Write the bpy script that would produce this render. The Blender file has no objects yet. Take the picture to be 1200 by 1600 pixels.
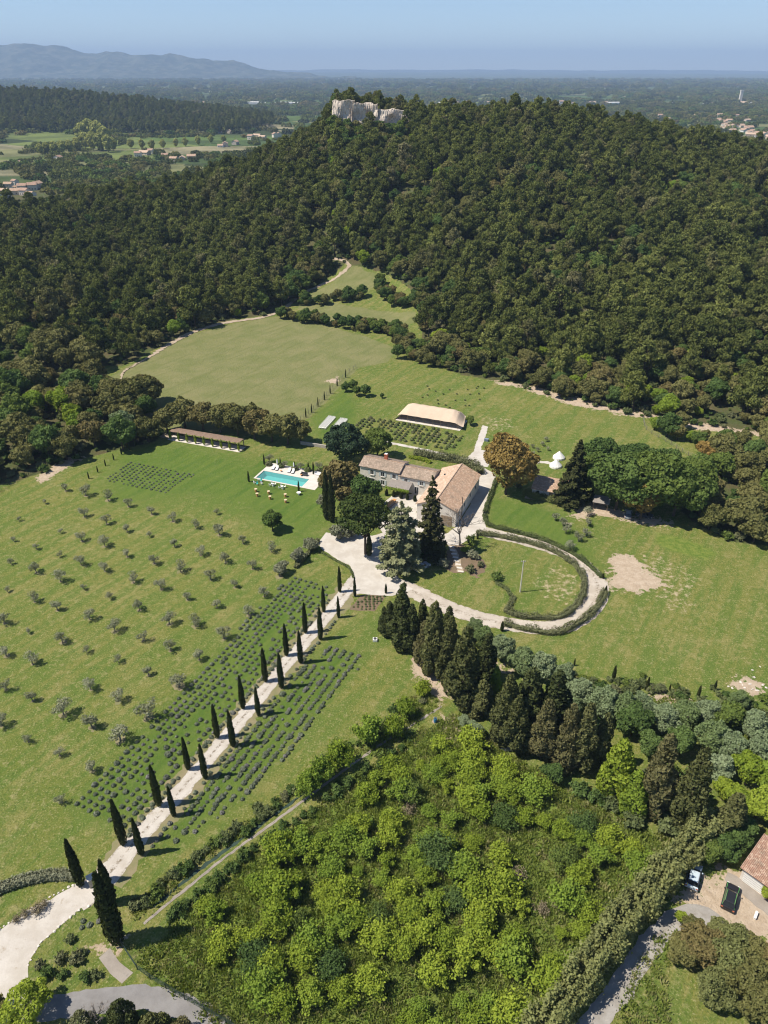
import bpy, math, random
import numpy as np
from mathutils import Vector

# ------------------------------------------------------------------ camera, sky, sun, exposure
SC = bpy.context.scene
COL = SC.collection
F_PX, PITCH, CAM_H = 1152.0, math.radians(31.0), 100.0
CP, SP = math.cos(PITCH), math.sin(PITCH)
cam_d = bpy.data.cameras.new('camera')
cam = bpy.data.objects.new('camera', cam_d); COL.objects.link(cam)
cam.location = (0, 0, CAM_H); cam.rotation_euler = (math.radians(90) - PITCH, 0, 0)
cam_d.sensor_fit = 'VERTICAL'; cam_d.sensor_height = 36.0; cam_d.lens = F_PX / 1600 * 36
cam_d.clip_start = 1.0; cam_d.clip_end = 60000
SC.camera = cam

HAZE = 8e-5
SUN_EL, SUN_SHADOW_AZ = math.radians(57), math.radians(9.5)     # shadows run to +X and a little to +Y
sun_dir = Vector((-math.cos(SUN_SHADOW_AZ) * math.cos(SUN_EL), -math.sin(SUN_SHADOW_AZ) * math.cos(SUN_EL), math.sin(SUN_EL)))
world = bpy.data.worlds.new('World'); SC.world = world; world.use_nodes = True
wn = world.node_tree; wn.nodes.clear()
sky = wn.nodes.new('ShaderNodeTexSky'); sky.sky_type = 'NISHITA'; sky.sun_disc = False
sky.sun_elevation = SUN_EL; sky.sun_rotation = math.atan2(sun_dir.x, sun_dir.y)
sky.altitude = 3000; sky.air_density = 1.0; sky.dust_density = 0.15; sky.ozone_density = 2.4
bg = wn.nodes.new('ShaderNodeBackground'); bg.inputs['Strength'].default_value = 0.10
wo = wn.nodes.new('ShaderNodeOutputWorld')
wn.links.new(sky.outputs[0], bg.inputs[0]); wn.links.new(bg.outputs[0], wo.inputs[0])
sun_l = bpy.data.lights.new('sun', 'SUN'); sun_l.energy = 5.0; sun_l.angle = math.radians(0.53); sun_l.color = (1.0, 0.93, 0.81)
sun = bpy.data.objects.new('sun', sun_l); COL.objects.link(sun)
sun.location = (-200, -40, 400); sun.rotation_euler = (-sun_dir).to_track_quat('-Z', 'Y').to_euler()
vs = SC.view_settings; vs.view_transform = 'Standard'; vs.look = 'None'; vs.exposure = 0.42; vs.gamma = 1.0; vs.use_curve_mapping = False
SC.render.engine = 'CYCLES'
cy = SC.cycles
cy.max_bounces = 4; cy.diffuse_bounces = 2; cy.glossy_bounces = 2; cy.transmission_bounces = 3; cy.volume_bounces = 0
cy.transparent_max_bounces = 6; cy.use_adaptive_sampling = True; cy.adaptive_threshold = 0.015
cy.use_denoising = True; cy.filter_width = 1.15; cy.caustics_reflective = False; cy.caustics_refractive = False
cy.sample_clamp_indirect = 4.0

# ------------------------------------------------------------------ helpers
RNG = np.random.default_rng(7)
random.seed(7)

def ray(u, v):
    a = (np.asarray(u, float) - 600) / F_PX; b = (np.asarray(v, float) - 800) / F_PX
    return a, CP - b * SP, -SP - b * CP

def proj(x, y, z):
    dz = z - CAM_H
    d = np.maximum(y * CP - dz * SP, 0.1); dn = -y * SP - dz * CP
    return 600 + F_PX * x / d, 800 + F_PX * dn / d, d

def at(u, v, z=0.0):
    a, b, c = ray(u, v); t = (z - CAM_H) / c
    return float(a * t), float(b * t)

def vnoise(x, y, s, seed=0):
    x = np.asarray(x, float) / s; y = np.asarray(y, float) / s
    xi = np.floor(x); yi = np.floor(y); fx = x - xi; fy = y - yi
    fx = fx * fx * (3 - 2 * fx); fy = fy * fy * (3 - 2 * fy)
    def h(a, b):
        n = np.sin(a * 127.1 + b * 311.7 + seed * 74.7) * 43758.5453
        return n - np.floor(n)
    return (h(xi, yi) * (1 - fx) + h(xi + 1, yi) * fx) * (1 - fy) + (h(xi, yi + 1) * (1 - fx) + h(xi + 1, yi + 1) * fx) * fy

def smooth(t):
    t = np.clip(t, 0, 1); return t * t * (3 - 2 * t)

# crest of the wooded hill, traced as tree tops and set at its own distance
YC = 585.0
_cu = [-700, -300, 0, 120, 220, 300, 350, 415, 470, 505, 520, 545, 600, 640, 680, 760, 860, 950, 1050, 1130, 1200, 1400, 1800]
_cv = [318, 314, 308, 302, 296, 284, 258, 233, 212, 190, 145, 140, 141, 152, 161, 160, 166, 179, 194, 213, 227, 262, 320]
_a, _b, _c = ray(_cu, _cv); _t = YC / _b
CREST_X, CREST_Z = _a * _t, CAM_H + _c * _t - 12.0
FOOT_X = [-400, -150, -60, 0, 30, 60, 125, 250, 500]
FOOT_Y = [350, 350, 372, 350, 290, 262, 226, 200, 180]

def hz(x, y):
    x = np.asarray(x, float); y = np.asarray(y, float)
    xn = x * np.where(y > 10, np.clip(YC / np.maximum(y, 10), 0.75, 1.9), 1.9)
    zc = np.interp(xn, CREST_X, CREST_Z); yf = np.interp(x, FOOT_X, FOOT_Y)
    t = (y - yf) / (YC - yf)
    tf = np.clip(t, 0, 1)
    front = zc * (0.55 * tf * tf * (3 - 2 * tf) + 0.45 * tf ** 1.25)
    clf = np.exp(-((xn + 10) / 32) ** 4)
    front = front - clf * 6 * smooth((tf - 0.55) / 0.25) * (1 - smooth((y - 572) / 7))
    plain = -10 - 14 * smooth((y - 900) / 2500)
    back = zc + (plain - zc) * smooth((y - YC) / 330)
    z = np.where(t <= 1, front, back)
    fr = smooth((y - yf - 12) / 60) * (1 - smooth((y - 900) / 100))
    z = z + fr * ((vnoise(x, y, 60, 1) - .5) * 7 + (vnoise(x, y, 24, 2) - .5) * 2.5)
    # wooded ridge far to the left
    ru = 600 + F_PX * x / np.maximum(y * CP + 20, 1)
    top = np.interp(ru, [-900, -200, 0, 100, 200, 350, 430, 470], [62, 66, 62, 58, 44, 20, 4, 0])
    z = z + np.where(y > 1500, top * np.exp(-((y - 2050) / 260) ** 2) * (1.1 - .25 * vnoise(x, y, 300, 5)), 0)
    return z

def g(u, v):
    """photo pixel -> the point of ground that it shows"""
    a, b, c = (float(q) for q in ray(u, v))
    t = 30.0
    while t < 3000:
        if CAM_H + c * t < float(hz(a * t, b * t)):
            break
        t += 1.0 if t < 800 else 4.0
    lo, hi = t - 4, t
    for _ in range(20):
        m = (lo + hi) / 2
        if CAM_H + c * m < float(hz(a * m, b * m)): hi = m
        else: lo = m
    return a * hi, b * hi

def G(u, v):
    if v > 660: return at(u, v)
    return g(u, v)

def height_px(x, y, top_v, z0=0.0):
    lo, hi = 0.3, 40.0
    for _ in range(30):
        m = (lo + hi) / 2
        if proj(x, y, z0 + m)[1] > top_v: lo = m
        else: hi = m
    return lo

def poly_sd(px, py, poly):
    """signed distance (+ inside) of points to a polygon"""
    P = np.array(poly, float); n = len(P)
    d2 = np.full(px.shape, 1e12); ins = np.zeros(px.shape, bool)
    for i in range(n):
        ax, ay = P[i]; bx, by = P[(i + 1) % n]
        ex, ey = bx - ax, by - ay
        t = np.clip(((px - ax) * ex + (py - ay) * ey) / (ex * ex + ey * ey + 1e-12), 0, 1)
        d2 = np.minimum(d2, (px - ax - t * ex) ** 2 + (py - ay - t * ey) ** 2)
        c = (ay > py) != (by > py)
        ins ^= c & (px < (bx - ax) * (py - ay) / ((by - ay) if by != ay else 1e-9) + ax)
    d = np.sqrt(d2)
    return np.where(ins, d, -d)

def line_d(px, py, pts):
    P = np.array(pts, float); d2 = np.full(np.shape(px), 1e12)
    for i in range(len(P) - 1):
        ax, ay = P[i]; ex, ey = P[i + 1] - P[i]
        t = np.clip(((px - ax) * ex + (py - ay) * ey) / (ex * ex + ey * ey + 1e-12), 0, 1)
        d2 = np.minimum(d2, (px - ax - t * ex) ** 2 + (py - ay - t * ey) ** 2)
    return np.sqrt(d2)

# ---- objects
def tag(o, label=None, cat=None, group=None, kind=None):
    if label: o['label'] = label
    if cat: o['category'] = cat
    if group: o['group'] = group
    if kind: o['kind'] = kind
    return o

def link(name, me, parent=None, mat=None):
    o = bpy.data.objects.new(name, me); COL.objects.link(o)
    if parent is not None: o.parent = parent
    if mat is not None and me is not None and not me.materials: me.materials.append(mat)
    return o

def thing(name, label, cat, x, y, z=None, rz=0.0, group=None, s=1.0):
    o = bpy.data.objects.new(name, None); COL.objects.link(o)
    o.empty_display_size = 0.5
    if z is None: z = float(hz(x, y))
    o.location = (x, y, z); o.rotation_euler = (0, 0, rz)
    o.scale = s if hasattr(s, '__len__') else (s, s, s)
    return tag(o, label, cat, group)

def npmesh(name, V, Q, mats=None, tint=None, mi=None, smooth_sh=False, attrs=None):
    V = np.ascontiguousarray(V, np.float32); Q = np.ascontiguousarray(Q, np.int32)
    m, k = Q.shape
    me = bpy.data.meshes.new(name)
    me.vertices.add(len(V)); me.vertices.foreach_set('co', V.ravel())
    me.loops.add(m * k); me.loops.foreach_set('vertex_index', Q.ravel())
    me.polygons.add(m); me.polygons.foreach_set('loop_start', np.arange(0, m * k, k, dtype=np.int32))
    try: me.polygons.foreach_set('loop_total', np.full(m, k, np.int32))
    except Exception: pass
    if mi is not None: me.polygons.foreach_set('material_index', np.ascontiguousarray(mi, np.int32))
    me.polygons.foreach_set('use_smooth', np.full(m, smooth_sh))
    ats = dict(attrs or {})
    if tint is not None: ats['tint'] = tint
    for n_, a_ in ats.items():
        at_ = me.attributes.new(n_, 'FLOAT', 'POINT'); at_.data.foreach_set('value', np.ascontiguousarray(a_, np.float32))
    for mt in (mats or []): me.materials.append(mt)
    me.update(calc_edges=True); me.validate()
    return me

class B:
    """collects boxes, tubes and faces into one mesh"""
    def __init__(s): s.v = []; s.f = []
    def add(s, V, F):
        o = len(s.v); s.v += [tuple(map(float, p)) for p in V]; s.f += [tuple(i + o for i in f) for f in F]; return s
    def box(s, x0, x1, y0, y1, z0, z1):
        return s.add([(x0, y0, z0), (x1, y0, z0), (x1, y1, z0), (x0, y1, z0), (x0, y0, z1), (x1, y0, z1), (x1, y1, z1), (x0, y1, z1)],
                     [(0, 3, 2, 1), (4, 5, 6, 7), (0, 1, 5, 4), (1, 2, 6, 5), (2, 3, 7, 6), (3, 0, 4, 7)])
    def tube(s, P, R, k=6, cap=True):
        P = [Vector(p) for p in P]; V = []; F = []
        for i, p in enumerate(P):
            d = (P[min(i + 1, len(P) - 1)] - P[max(i - 1, 0)]).normalized()
            a = d.cross(Vector((0.3, 1, 0.1)) if abs(d.x) > .8 else Vector((1, .13, .07))).normalized(); b = d.cross(a)
            for j in range(k):
                t = 2 * math.pi * j / k
                V.append(p + (a * math.cos(t) + b * math.sin(t)) * R[i])
        for i in range(len(P) - 1):
            for j in range(k):
                F.append((i * k + j, i * k + (j + 1) % k, (i + 1) * k + (j + 1) % k, (i + 1) * k + j))
        if cap: F += [tuple(range(k))[::-1], tuple((len(P) - 1) * k + j for j in range(k))]
        return s.add(V, F)
    def prism(s, poly, z0, z1):
        n = len(poly)
        return s.add([(x, y, z0) for x, y in poly] + [(x, y, z1) for x, y in poly],
                     [tuple(range(n))[::-1], tuple(range(n, 2 * n))] + [(i, (i + 1) % n, n + (i + 1) % n, n + i) for i in range(n)])
    def lathe(s, prof, c=(0, 0, 0), k=12):
        V = []; F = []
        for r, z in prof:
            for j in range(k):
                t = 2 * math.pi * j / k; V.append((c[0] + r * math.cos(t), c[1] + r * math.sin(t), c[2] + z))
        for i in range(len(prof) - 1):
            for j in range(k): F.append((i * k + j, i * k + (j + 1) % k, (i + 1) * k + (j + 1) % k, (i + 1) * k + j))
        return s.add(V, F)
    def mesh(s, name, mat, smooth_sh=False):
        me = bpy.data.meshes.new(name); me.from_pydata(s.v, [], s.f)
        if mat: me.materials.append(mat)
        if smooth_sh:
            for p in me.polygons: p.use_smooth = True
        me.update(); return me
    def obj(s, name, mat, parent=None, smooth_sh=False):
        return link(name, s.mesh(name, mat, smooth_sh), parent)

def copy_tree(o, parent=None):
    c = o.copy(); COL.objects.link(c); c.parent = parent
    for ch in o.children: copy_tree(ch, c)
    return c

# ---- materials
def mat_new(name):
    m = bpy.data.materials.new(name); m.use_nodes = True
    nt = m.node_tree; nt.nodes.clear()
    out = nt.nodes.new('ShaderNodeOutputMaterial')
    return m, nt, out

def N(nt, t, **kw):
    n = nt.nodes.new(t)
    for k, v in kw.items(): setattr(n, k, v)
    return n

def mixc(nt, fac, a, b, bt='MIX'):
    n = nt.nodes.new('ShaderNodeMix'); n.data_type = 'RGBA'; n.blend_type = bt; n.clamp_factor = True
    for s, v in ((0, fac), (6, a), (7, b)):
        if hasattr(v, 'is_output') or hasattr(v, 'links'): nt.links.new(v, n.inputs[s])
        elif s == 0: n.inputs[0].default_value = v
        else: n.inputs[s].default_value = (*v, 1) if len(v) == 3 else v
    return n.outputs[2]

def math_(nt, op, a, b=0.0, c=0.0, clamp=False):
    n = nt.nodes.new('ShaderNodeMath'); n.operation = op; n.use_clamp = clamp
    for i, v in enumerate((a, b, c)):
        if hasattr(v, 'links'): nt.links.new(v, n.inputs[i])
        else: n.inputs[i].default_value = v
    return n.outputs[0]

def noise(nt, scale, detail=4, rough=.55, vec=None, dist=0.0):
    n = nt.nodes.new('ShaderNodeTexNoise'); n.inputs['Scale'].default_value = scale
    n.inputs['Detail'].default_value = detail; n.inputs['Roughness'].default_value = rough; n.inputs['Distortion'].default_value = dist
    if vec is not None: nt.links.new(vec, n.inputs['Vector'])
    return n.outputs[0]

def ramp(nt, fac, lo, hi):
    n = nt.nodes.new('ShaderNodeMapRange'); n.interpolation_type = 'SMOOTHSTEP'
    nt.links.new(fac, n.inputs[0]); n.inputs[1].default_value = lo; n.inputs[2].default_value = hi
    return n.outputs[0]

def coords(nt, which='pos'):
    if which == 'pos': return N(nt, 'ShaderNodeNewGeometry').outputs['Position']
    return N(nt, 'ShaderNodeTexCoord').outputs['Object']

def plain(name, col, rough=.75, var=.25, scale=1.5, metal=0.0, bump=0.0, spec=.3, col2=None, which='obj'):
    m, nt, out = mat_new(name)
    p = N(nt, 'ShaderNodeBsdfPrincipled'); p.inputs['Roughness'].default_value = rough; p.inputs['Metallic'].default_value = metal
    p.inputs['Specular IOR Level'].default_value = spec
    v = coords(nt, which)
    f = ramp(nt, noise(nt, scale, 5, .6, v), .3, .7)
    c2 = col2 or tuple(c * (1 - var) for c in col)
    nt.links.new(mixc(nt, f, col, c2), p.inputs['Base Color'])
    if bump:
        b = N(nt, 'ShaderNodeBump'); b.inputs['Strength'].default_value = bump; b.inputs['Distance'].default_value = .1
        nt.links.new(noise(nt, scale * 6, 4, .6, v), b.inputs['Height']); nt.links.new(b.outputs[0], p.inputs['Normal'])
    nt.links.new(p.outputs[0], out.inputs[0])
    return m

def foliage(name, a, b, c=None, trans=.28, cshare=.25):
    """leaf colours a..b vary leaf by leaf and plant by plant; some plants lean to c"""
    m, nt, out = mat_new(name)
    t = N(nt, 'ShaderNodeAttribute', attribute_name='tint').outputs['Fac']
    r = N(nt, 'ShaderNodeObjectInfo').outputs['Random']
    col = mixc(nt, math_(nt, 'ADD', math_(nt, 'MULTIPLY', t, .5), math_(nt, 'MULTIPLY', r, .5)), a, b)
    if c is not None:
        r2 = math_(nt, 'FRACT', math_(nt, 'MULTIPLY', r, 17.31))
        col = mixc(nt, math_(nt, 'MULTIPLY', ramp(nt, r2, 1 - cshare - .12, 1 - cshare + .12), math_(nt, 'ADD', .45, math_(nt, 'MULTIPLY', t, .5))), col, c)
    d = N(nt, 'ShaderNodeBsdfDiffuse'); nt.links.new(col, d.inputs[0])
    tr = N(nt, 'ShaderNodeBsdfTranslucent'); nt.links.new(mixc(nt, 1.0, col, (1.25, 1.25, .8), 'MULTIPLY'), tr.inputs[0])
    mx = N(nt, 'ShaderNodeMixShader'); mx.inputs[0].default_value = trans * .7
    nt.links.new(d.outputs[0], mx.inputs[1]); nt.links.new(tr.outputs[0], mx.inputs[2])
    nt.links.new(mx.outputs[0], out.inputs[0])
    return m

M = {}
M['pine'] = foliage('pine_needles', (.054, .072, .020), (.204, .224, .064), (.185, .172, .078), .28, .16)
M['pine_light'] = foliage('young_pine_needles', (.085, .105, .028), (.26, .275, .08), (.24, .21, .12), .28, .12)
M['oak'] = foliage('holm_oak_leaves', (.095, .104, .034), (.24, .225, .085), (.215, .170, .072), .25, .16)
M['green'] = foliage('broad_leaves', (.060, .105, .030), (.140, .200, .060), (.155, .20, .045), .32, .3)
M['lime'] = foliage('fresh_leaves', (.155, .225, .028), (.345, .410, .055), (.21, .30, .05), .4, .3)
M['cyp'] = foliage('cypress_leaves', (.040, .054, .021), (.105, .120, .044), None, .18)
M['oldcyp'] = foliage('old_cypress_leaves', (.072, .082, .030), (.172, .176, .068), (.15, .135, .062), .2, .22)
M['olive'] = foliage('olive_leaves', (.155, .165, .10), (.32, .325, .22), None, .3)
M['silver'] = foliage('silver_leaves', (.155, .21, .10), (.345, .40, .235), (.14, .20, .06), .3, .4)
M['lav'] = foliage('lavender_leaves', (.12, .145, .095), (.25, .275, .195), (.26, .235, .25), .28, .12)
M['brown'] = foliage('russet_leaves', (.185, .125, .038), (.38, .265, .088), (.21, .185, .06), .28, .12)
M['cedar'] = foliage('cedar_needles', (.135, .150, .070), (.275, .285, .155), None, .25)
M['hedge'] = foliage('hedge_leaves', (.082, .110, .042), (.205, .235, .10), (.20, .20, .11), .28, .3)
M['laurel'] = foliage('laurel_leaves', (.125, .145, .050), (.27, .28, .11), None, .3)
M['grass'] = foliage('grass_blades', (.15, .215, .038), (.31, .35, .09), (.38, .35, .17), .45, .2)
M['dryplant'] = foliage('dry_twigs', (.20, .165, .10), (.34, .29, .19), None, .1)
M['bark'] = plain('bark', (.115, .085, .062), .9, .45, 3.0)
M['greybark'] = plain('grey_bark', (.22, .19, .165), .9, .35, 3.0)

# ------------------------------------------------------------------ ground
EDGE_U = [-900, -200, 0, 100, 160, 190, 240, 290, 350, 430, 465, 500, 540, 600, 640, 650, 655, 660, 665, 720, 800, 900, 1000, 1100, 1200, 1400, 2000]
EDGE_V = [500, 520, 545, 555, 570, 572, 548, 520, 503, 490, 470, 445, 412, 425, 450, 480, 500, 530, 560, 585, 600, 630, 650, 665, 682, 725, 850]
DRY_PX = [(120, 615), (150, 600), (190, 578), (250, 547), (300, 522), (360, 507), (430, 494), (500, 506), (560, 522), (622, 545), (606, 566), (560, 575), (485, 652), (400, 680), (250, 668), (160, 640)]
CLEAR1_PX = [(462, 480), (475, 473), (520, 474), (560, 480), (650, 488), (648, 505), (600, 509), (540, 509), (500, 500)]
CLEAR2_PX = [(545, 412), (592, 430), (602, 445), (560, 455), (500, 470), (470, 465), (520, 440)]
WOODL_PX = [(-120, 515), (0, 540), (100, 550), (150, 568), (175, 590), (150, 606), (235, 632), (262, 665), (245, 690), (150, 712), (60, 742), (-120, 790)]
ORCH_PX = [(255, 1475), (300, 1420), (360, 1375), (430, 1318), (520, 1250), (600, 1190), (690, 1130), (720, 1120), (790, 1185), (880, 1240), (950, 1290), (1040, 1310), (1060, 1370), (985, 1450), (900, 1560), (860, 1640), (400, 1660), (330, 1560), (270, 1520)]
RWOOD_PX = [(1068, 760), (1085, 735), (1110, 715), (1150, 700), (1200, 690), (1330, 700), (1330, 900), (1200, 855), (1150, 850), (1090, 822), (1062, 800)]
EARTH_PX = [[(952, 862), (985, 866), (1012, 884), (1030, 902), (1040, 918), (1000, 926), (958, 918), (944, 908), (957, 885)],
            [(760, 594), (830, 610), (900, 634), (1000, 652), (1100, 672), (1200, 686), (1200, 678), (1100, 662), (1000, 645), (900, 622), (830, 603)],
            [(60, 746), (95, 722), (122, 711), (128, 715), (98, 731), (64, 751)],
            [(645, 1000), (662, 1020), (672, 1050), (700, 1090), (690, 1098), (655, 1060), (640, 1025)],
            [(1150, 1050), (1180, 1062), (1196, 1080), (1180, 1085), (1150, 1068)],
            [(760, 1040), (870, 1052), (940, 1075), (1000, 1085), (1100, 1092), (1100, 1098), (1000, 1092), (935, 1083), (860, 1060)],
            [(1040, 1400), (1100, 1370), (1140, 1365), (1200, 1395), (1240, 1440), (1200, 1475), (1130, 1445), (1085, 1425)],
            [(150, 1480), (185, 1470), (200, 1490), (180, 1500), (160, 1495)],
            [(690, 1125), (720, 1120), (715, 1145), (695, 1150)],
            [(880, 820), (925, 788), (960, 792), (990, 805), (1060, 815), (1050, 822), (980, 815), (930, 802)],
            [(515, 597), (530, 583), (535, 587), (522, 600)]]
PALE_PX = [[(1000, 865), (1060, 885), (1090, 905), (1060, 950), (1020, 935), (1040, 915)],
           [(760, 652), (790, 655), (800, 668), (770, 670)], [(840, 905), (880, 890), (905, 905), (890, 940), (850, 930)]]
DARK_PX = [[(1020, 830), (1080, 838), (1130, 865), (1110, 880), (1050, 865), (1020, 850)]]

def polyw(px): return [G(u, v) for u, v in px]

ys = np.concatenate([np.arange(-30, 345, 1.0), 345 * 1.017 ** np.arange(1, 262)])
ts = np.linspace(-1, 1, 440)
YY, TT = np.meshgrid(ys, ts, indexing='ij')
XX = TT * (125 + .66 * np.maximum(YY, 0))
ZZ = hz(XX, YY)
ZZ = np.where(YY > 14000, ZZ + 60 * smooth((YY - 14000) / 12000) * (.3 + vnoise(XX, YY, 3500, 9)), ZZ)
gu, gv, gd = proj(XX, YY, np.where(YY < 345, 0 * ZZ, ZZ))
nr, nc = XX.shape
fx, fy = XX.ravel(), YY.ravel()
near = fy < 640
def mask(polys, w):
    m = np.zeros(fx.shape)
    for p in polys:
        P = np.array(polyw(p)); b0, b1 = P.min(0) - 8, P.max(0) + 8
        s = near & (fx > b0[0]) & (fx < b1[0]) & (fy > b0[1]) & (fy < b1[1])
        if s.any(): m[s] = np.maximum(m[s], np.clip(.5 + poly_sd(fx[s], fy[s], P) / (2 * w), 0, 1))
    return m
edge = np.interp(gu.ravel(), EDGE_U, EDGE_V)
a_meadow = np.where(near, np.clip(.5 + (gv.ravel() - edge) / 16, 0, 1), 0)
a_wood = mask([WOODL_PX, RWOOD_PX], 3.0)
a_meadow = a_meadow * (1 - .9 * a_wood)
a_dry = mask([DRY_PX, CLEAR1_PX, CLEAR2_PX], 2.5)
a_earth = mask(EARTH_PX, 3.4); a_pale = mask(PALE_PX, 6.0); a_tall = np.maximum(mask([ORCH_PX], 2.0), .8 * mask(DARK_PX, 4.0))
LAWN_PX = [(170, 705), (290, 690), (370, 712), (400, 725), (560, 760), (500, 830), (470, 860), (380, 800), (300, 780), (160, 790)]
LAVL_B = [(112, 1262), (203, 1164), (300, 1062), (456, 900), (524, 925), (380, 1108), (230, 1280), (160, 1290)]
LAVR_B = [(511, 1005), (566, 1024), (500, 1115), (380, 1250), (283, 1315), (235, 1325), (330, 1215), (470, 1048)]
a_lush = np.maximum(mask([LAWN_PX], 6.0), np.maximum(np.maximum(mask([[(485, 655), (545, 600), (560, 640), (540, 690), (500, 690)]], 2), mask([LAVR_B, LAVL_B], 2)), mask([[(765, 775), (880, 800), (935, 885), (850, 840), (762, 815)]], 2)))
idx = np.arange(nr * nc).reshape(nr, nc)
Q = np.stack([idx[:-1, :-1], idx[:-1, 1:], idx[1:, 1:], idx[1:, :-1]], -1).reshape(-1, 4)
# the pool needs a hole in the ground
POOL_O = at(400, 746.5); POOL_A = math.radians(-21.2)
def pool_w(lx, ly): return POOL_O[0] + lx * math.cos(POOL_A) - ly * math.sin(POOL_A), POOL_O[1] + lx * math.sin(POOL_A) + ly * math.cos(POOL_A)
POOL_L, POOL_W = 14.6, 4.6
hole = poly_sd(fx, fy, [pool_w(-1.0, -1.2), pool_w(POOL_L + 1.5, -1.2), pool_w(POOL_L + 1.5, POOL_W + 1.4), pool_w(-1.0, POOL_W + 1.4)]) > -1.3
zf = ZZ.ravel().copy(); zf[hole] = -2.2

mg, nt, out = mat_new('ground')
pos = coords(nt)
def A(n): return N(nt, 'ShaderNodeAttribute', attribute_name=n).outputs['Fac']
n_big = noise(nt, .018, 4, .6, pos); n_mid = noise(nt, .11, 5, .62, pos); n_fine = noise(nt, .75, 6, .7, pos); n_xf = noise(nt, 3.2, 4, .7, pos)
mow = N(nt, 'ShaderNodeMapping'); mow.vector_type = 'TEXTURE'; mow.inputs['Rotation'].default_value = (0, 0, math.radians(57)); mow.inputs['Scale'].default_value = (9.0, 1.0, 1)
nt.links.new(pos, mow.inputs[0]); n_mow = noise(nt, .42, 3, .6, mow.outputs[0])
def edgef(a, amt=.75, lo=.42, hi=.58):
    s = math_(nt, 'ADD', math_(nt, 'MULTIPLY', math_(nt, 'SUBTRACT', n_mid, .5), amt), math_(nt, 'MULTIPLY', math_(nt, 'SUBTRACT', n_fine, .5), amt))
    return ramp(nt, math_(nt, 'ADD', a, math_(nt, 'MULTIPLY', s, ramp(nt, a, 0.0, .25))), lo, hi)
# forest floor
c_floor = mixc(nt, ramp(nt, n_mid, .35, .65), (.105, .088, .045), (.075, .095, .032))
c_floor = mixc(nt, ramp(nt, n_fine, .55, .75), c_floor, (.17, .14, .085))
# meadow grass
c_g = mixc(nt, ramp(nt, n_big, .3, .7), (.140, .168, .035), (.190, .190, .050))
c_g = mixc(nt, math_(nt, 'MULTIPLY', ramp(nt, n_mid, .45, .68), .8), c_g, (.248, .222, .078))
c_g = mixc(nt, math_(nt, 'MULTIPLY', ramp(nt, n_mow, .42, .60), .65), c_g, (.092, .154, .026))
c_g = mixc(nt, math_(nt, 'MULTIPLY', ramp(nt, n_fine, .52, .66), .7), c_g, (.29, .262, .115))
c_g = mixc(nt, math_(nt, 'MULTIPLY', ramp(nt, n_fine, .49, .36), .7), c_g, (.088, .140, .026))
c_g = mixc(nt, math_(nt, 'MULTIPLY', ramp(nt, n_xf, .56, .66), .7), c_g, (.40, .36, .19))
c_g = mixc(nt, math_(nt, 'MULTIPLY', ramp(nt, n_xf, .46, .37), .65), c_g, (.055, .092, .018))
c_lush = mixc(nt, ramp(nt, n_mow, .35, .65), (.072, .138, .022), (.120, .170, .032))
c_lush = mixc(nt, math_(nt, 'MULTIPLY', ramp(nt, n_fine, .5, .8), .4), c_lush, (.19, .20, .075))
c_g = mixc(nt, math_(nt, 'MULTIPLY', A('lush'), .85), c_g, c_lush)
c_tall = mixc(nt, ramp(nt, n_fine, .35, .65), (.10, .16, .026), (.19, .225, .052))
c_tall = mixc(nt, math_(nt, 'MULTIPLY', ramp(nt, n_mid, .55, .75), .6), c_tall, (.23, .20, .10))
c_g = mixc(nt, edgef(A('tall'), .5), c_g, c_tall)
c_dry = mixc(nt, ramp(nt, n_mid, .3, .7), (.165, .180, .066), (.222, .212, .095))
c_dry = mixc(nt, math_(nt, 'MULTIPLY', ramp(nt, n_fine, .5, .8), .5), c_dry, (.12, .135, .045))
c_dry = mixc(nt, math_(nt, 'MULTIPLY', ramp(nt, n_xf, .58, .66), .75), c_dry, (.095, .115, .032))
c_dry = mixc(nt, math_(nt, 'MULTIPLY', ramp(nt, n_mow, .5, .66), .5), c_dry, (.135, .155, .05))
c_e = mixc(nt, ramp(nt, n_fine, .3, .7), (.52, .42, .32), (.40, .31, .22))
c_e = mixc(nt, ramp(nt, n_xf, .6, .75), c_e, (.60, .53, .43))
col = mixc(nt, edgef(A('meadow'), .5), c_floor, c_g)
col = mixc(nt, edgef(A('dry'), .4), col, c_dry)
col = mixc(nt, math_(nt, 'MULTIPLY', edgef(A('pale'), 1.0), ramp(nt, n_fine, .48, .66)), col, (.44, .36, .23))
col = mixc(nt, edgef(A('earth'), 1.7, .44, .56), col, c_e)
# patchwork of the far plain
mp = N(nt, 'ShaderNodeMapping'); mp.inputs['Rotation'].default_value = (0, 0, .45); mp.inputs['Scale'].default_value = (.0042, .0075, 1)
nt.links.new(pos, mp.inputs[0])
vor = N(nt, 'ShaderNodeTexVoronoi'); vor.voronoi_dimensions = '2D'; vor.inputs['Scale'].default_value = 1.0; nt.links.new(mp.outputs[0], vor.inputs['Vector'])
sep = N(nt, 'ShaderNodeSeparateColor'); nt.links.new(vor.outputs['Color'], sep.inputs[0])
fr = N(nt, 'ShaderNodeValToRGB'); fr.color_ramp.interpolation = 'CONSTANT'
els = fr.color_ramp.elements
for i, (p_, c_) in enumerate([(0, (.045, .060, .025)), (.22, (.075, .115, .035)), (.40, (.15, .185, .055)), (.58, (.05, .066, .027)), (.72, (.20, .20, .09)), (.84, (.10, .15, .04)), (.94, (.28, .25, .15))]):
    e = els[i] if i < 2 else els.new(p_)
    e.position = p_; e.color = (*c_, 1)
nt.links.new(sep.outputs[0], fr.inputs[0])
n_far = noise(nt, .012, 6, .7, pos)
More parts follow.
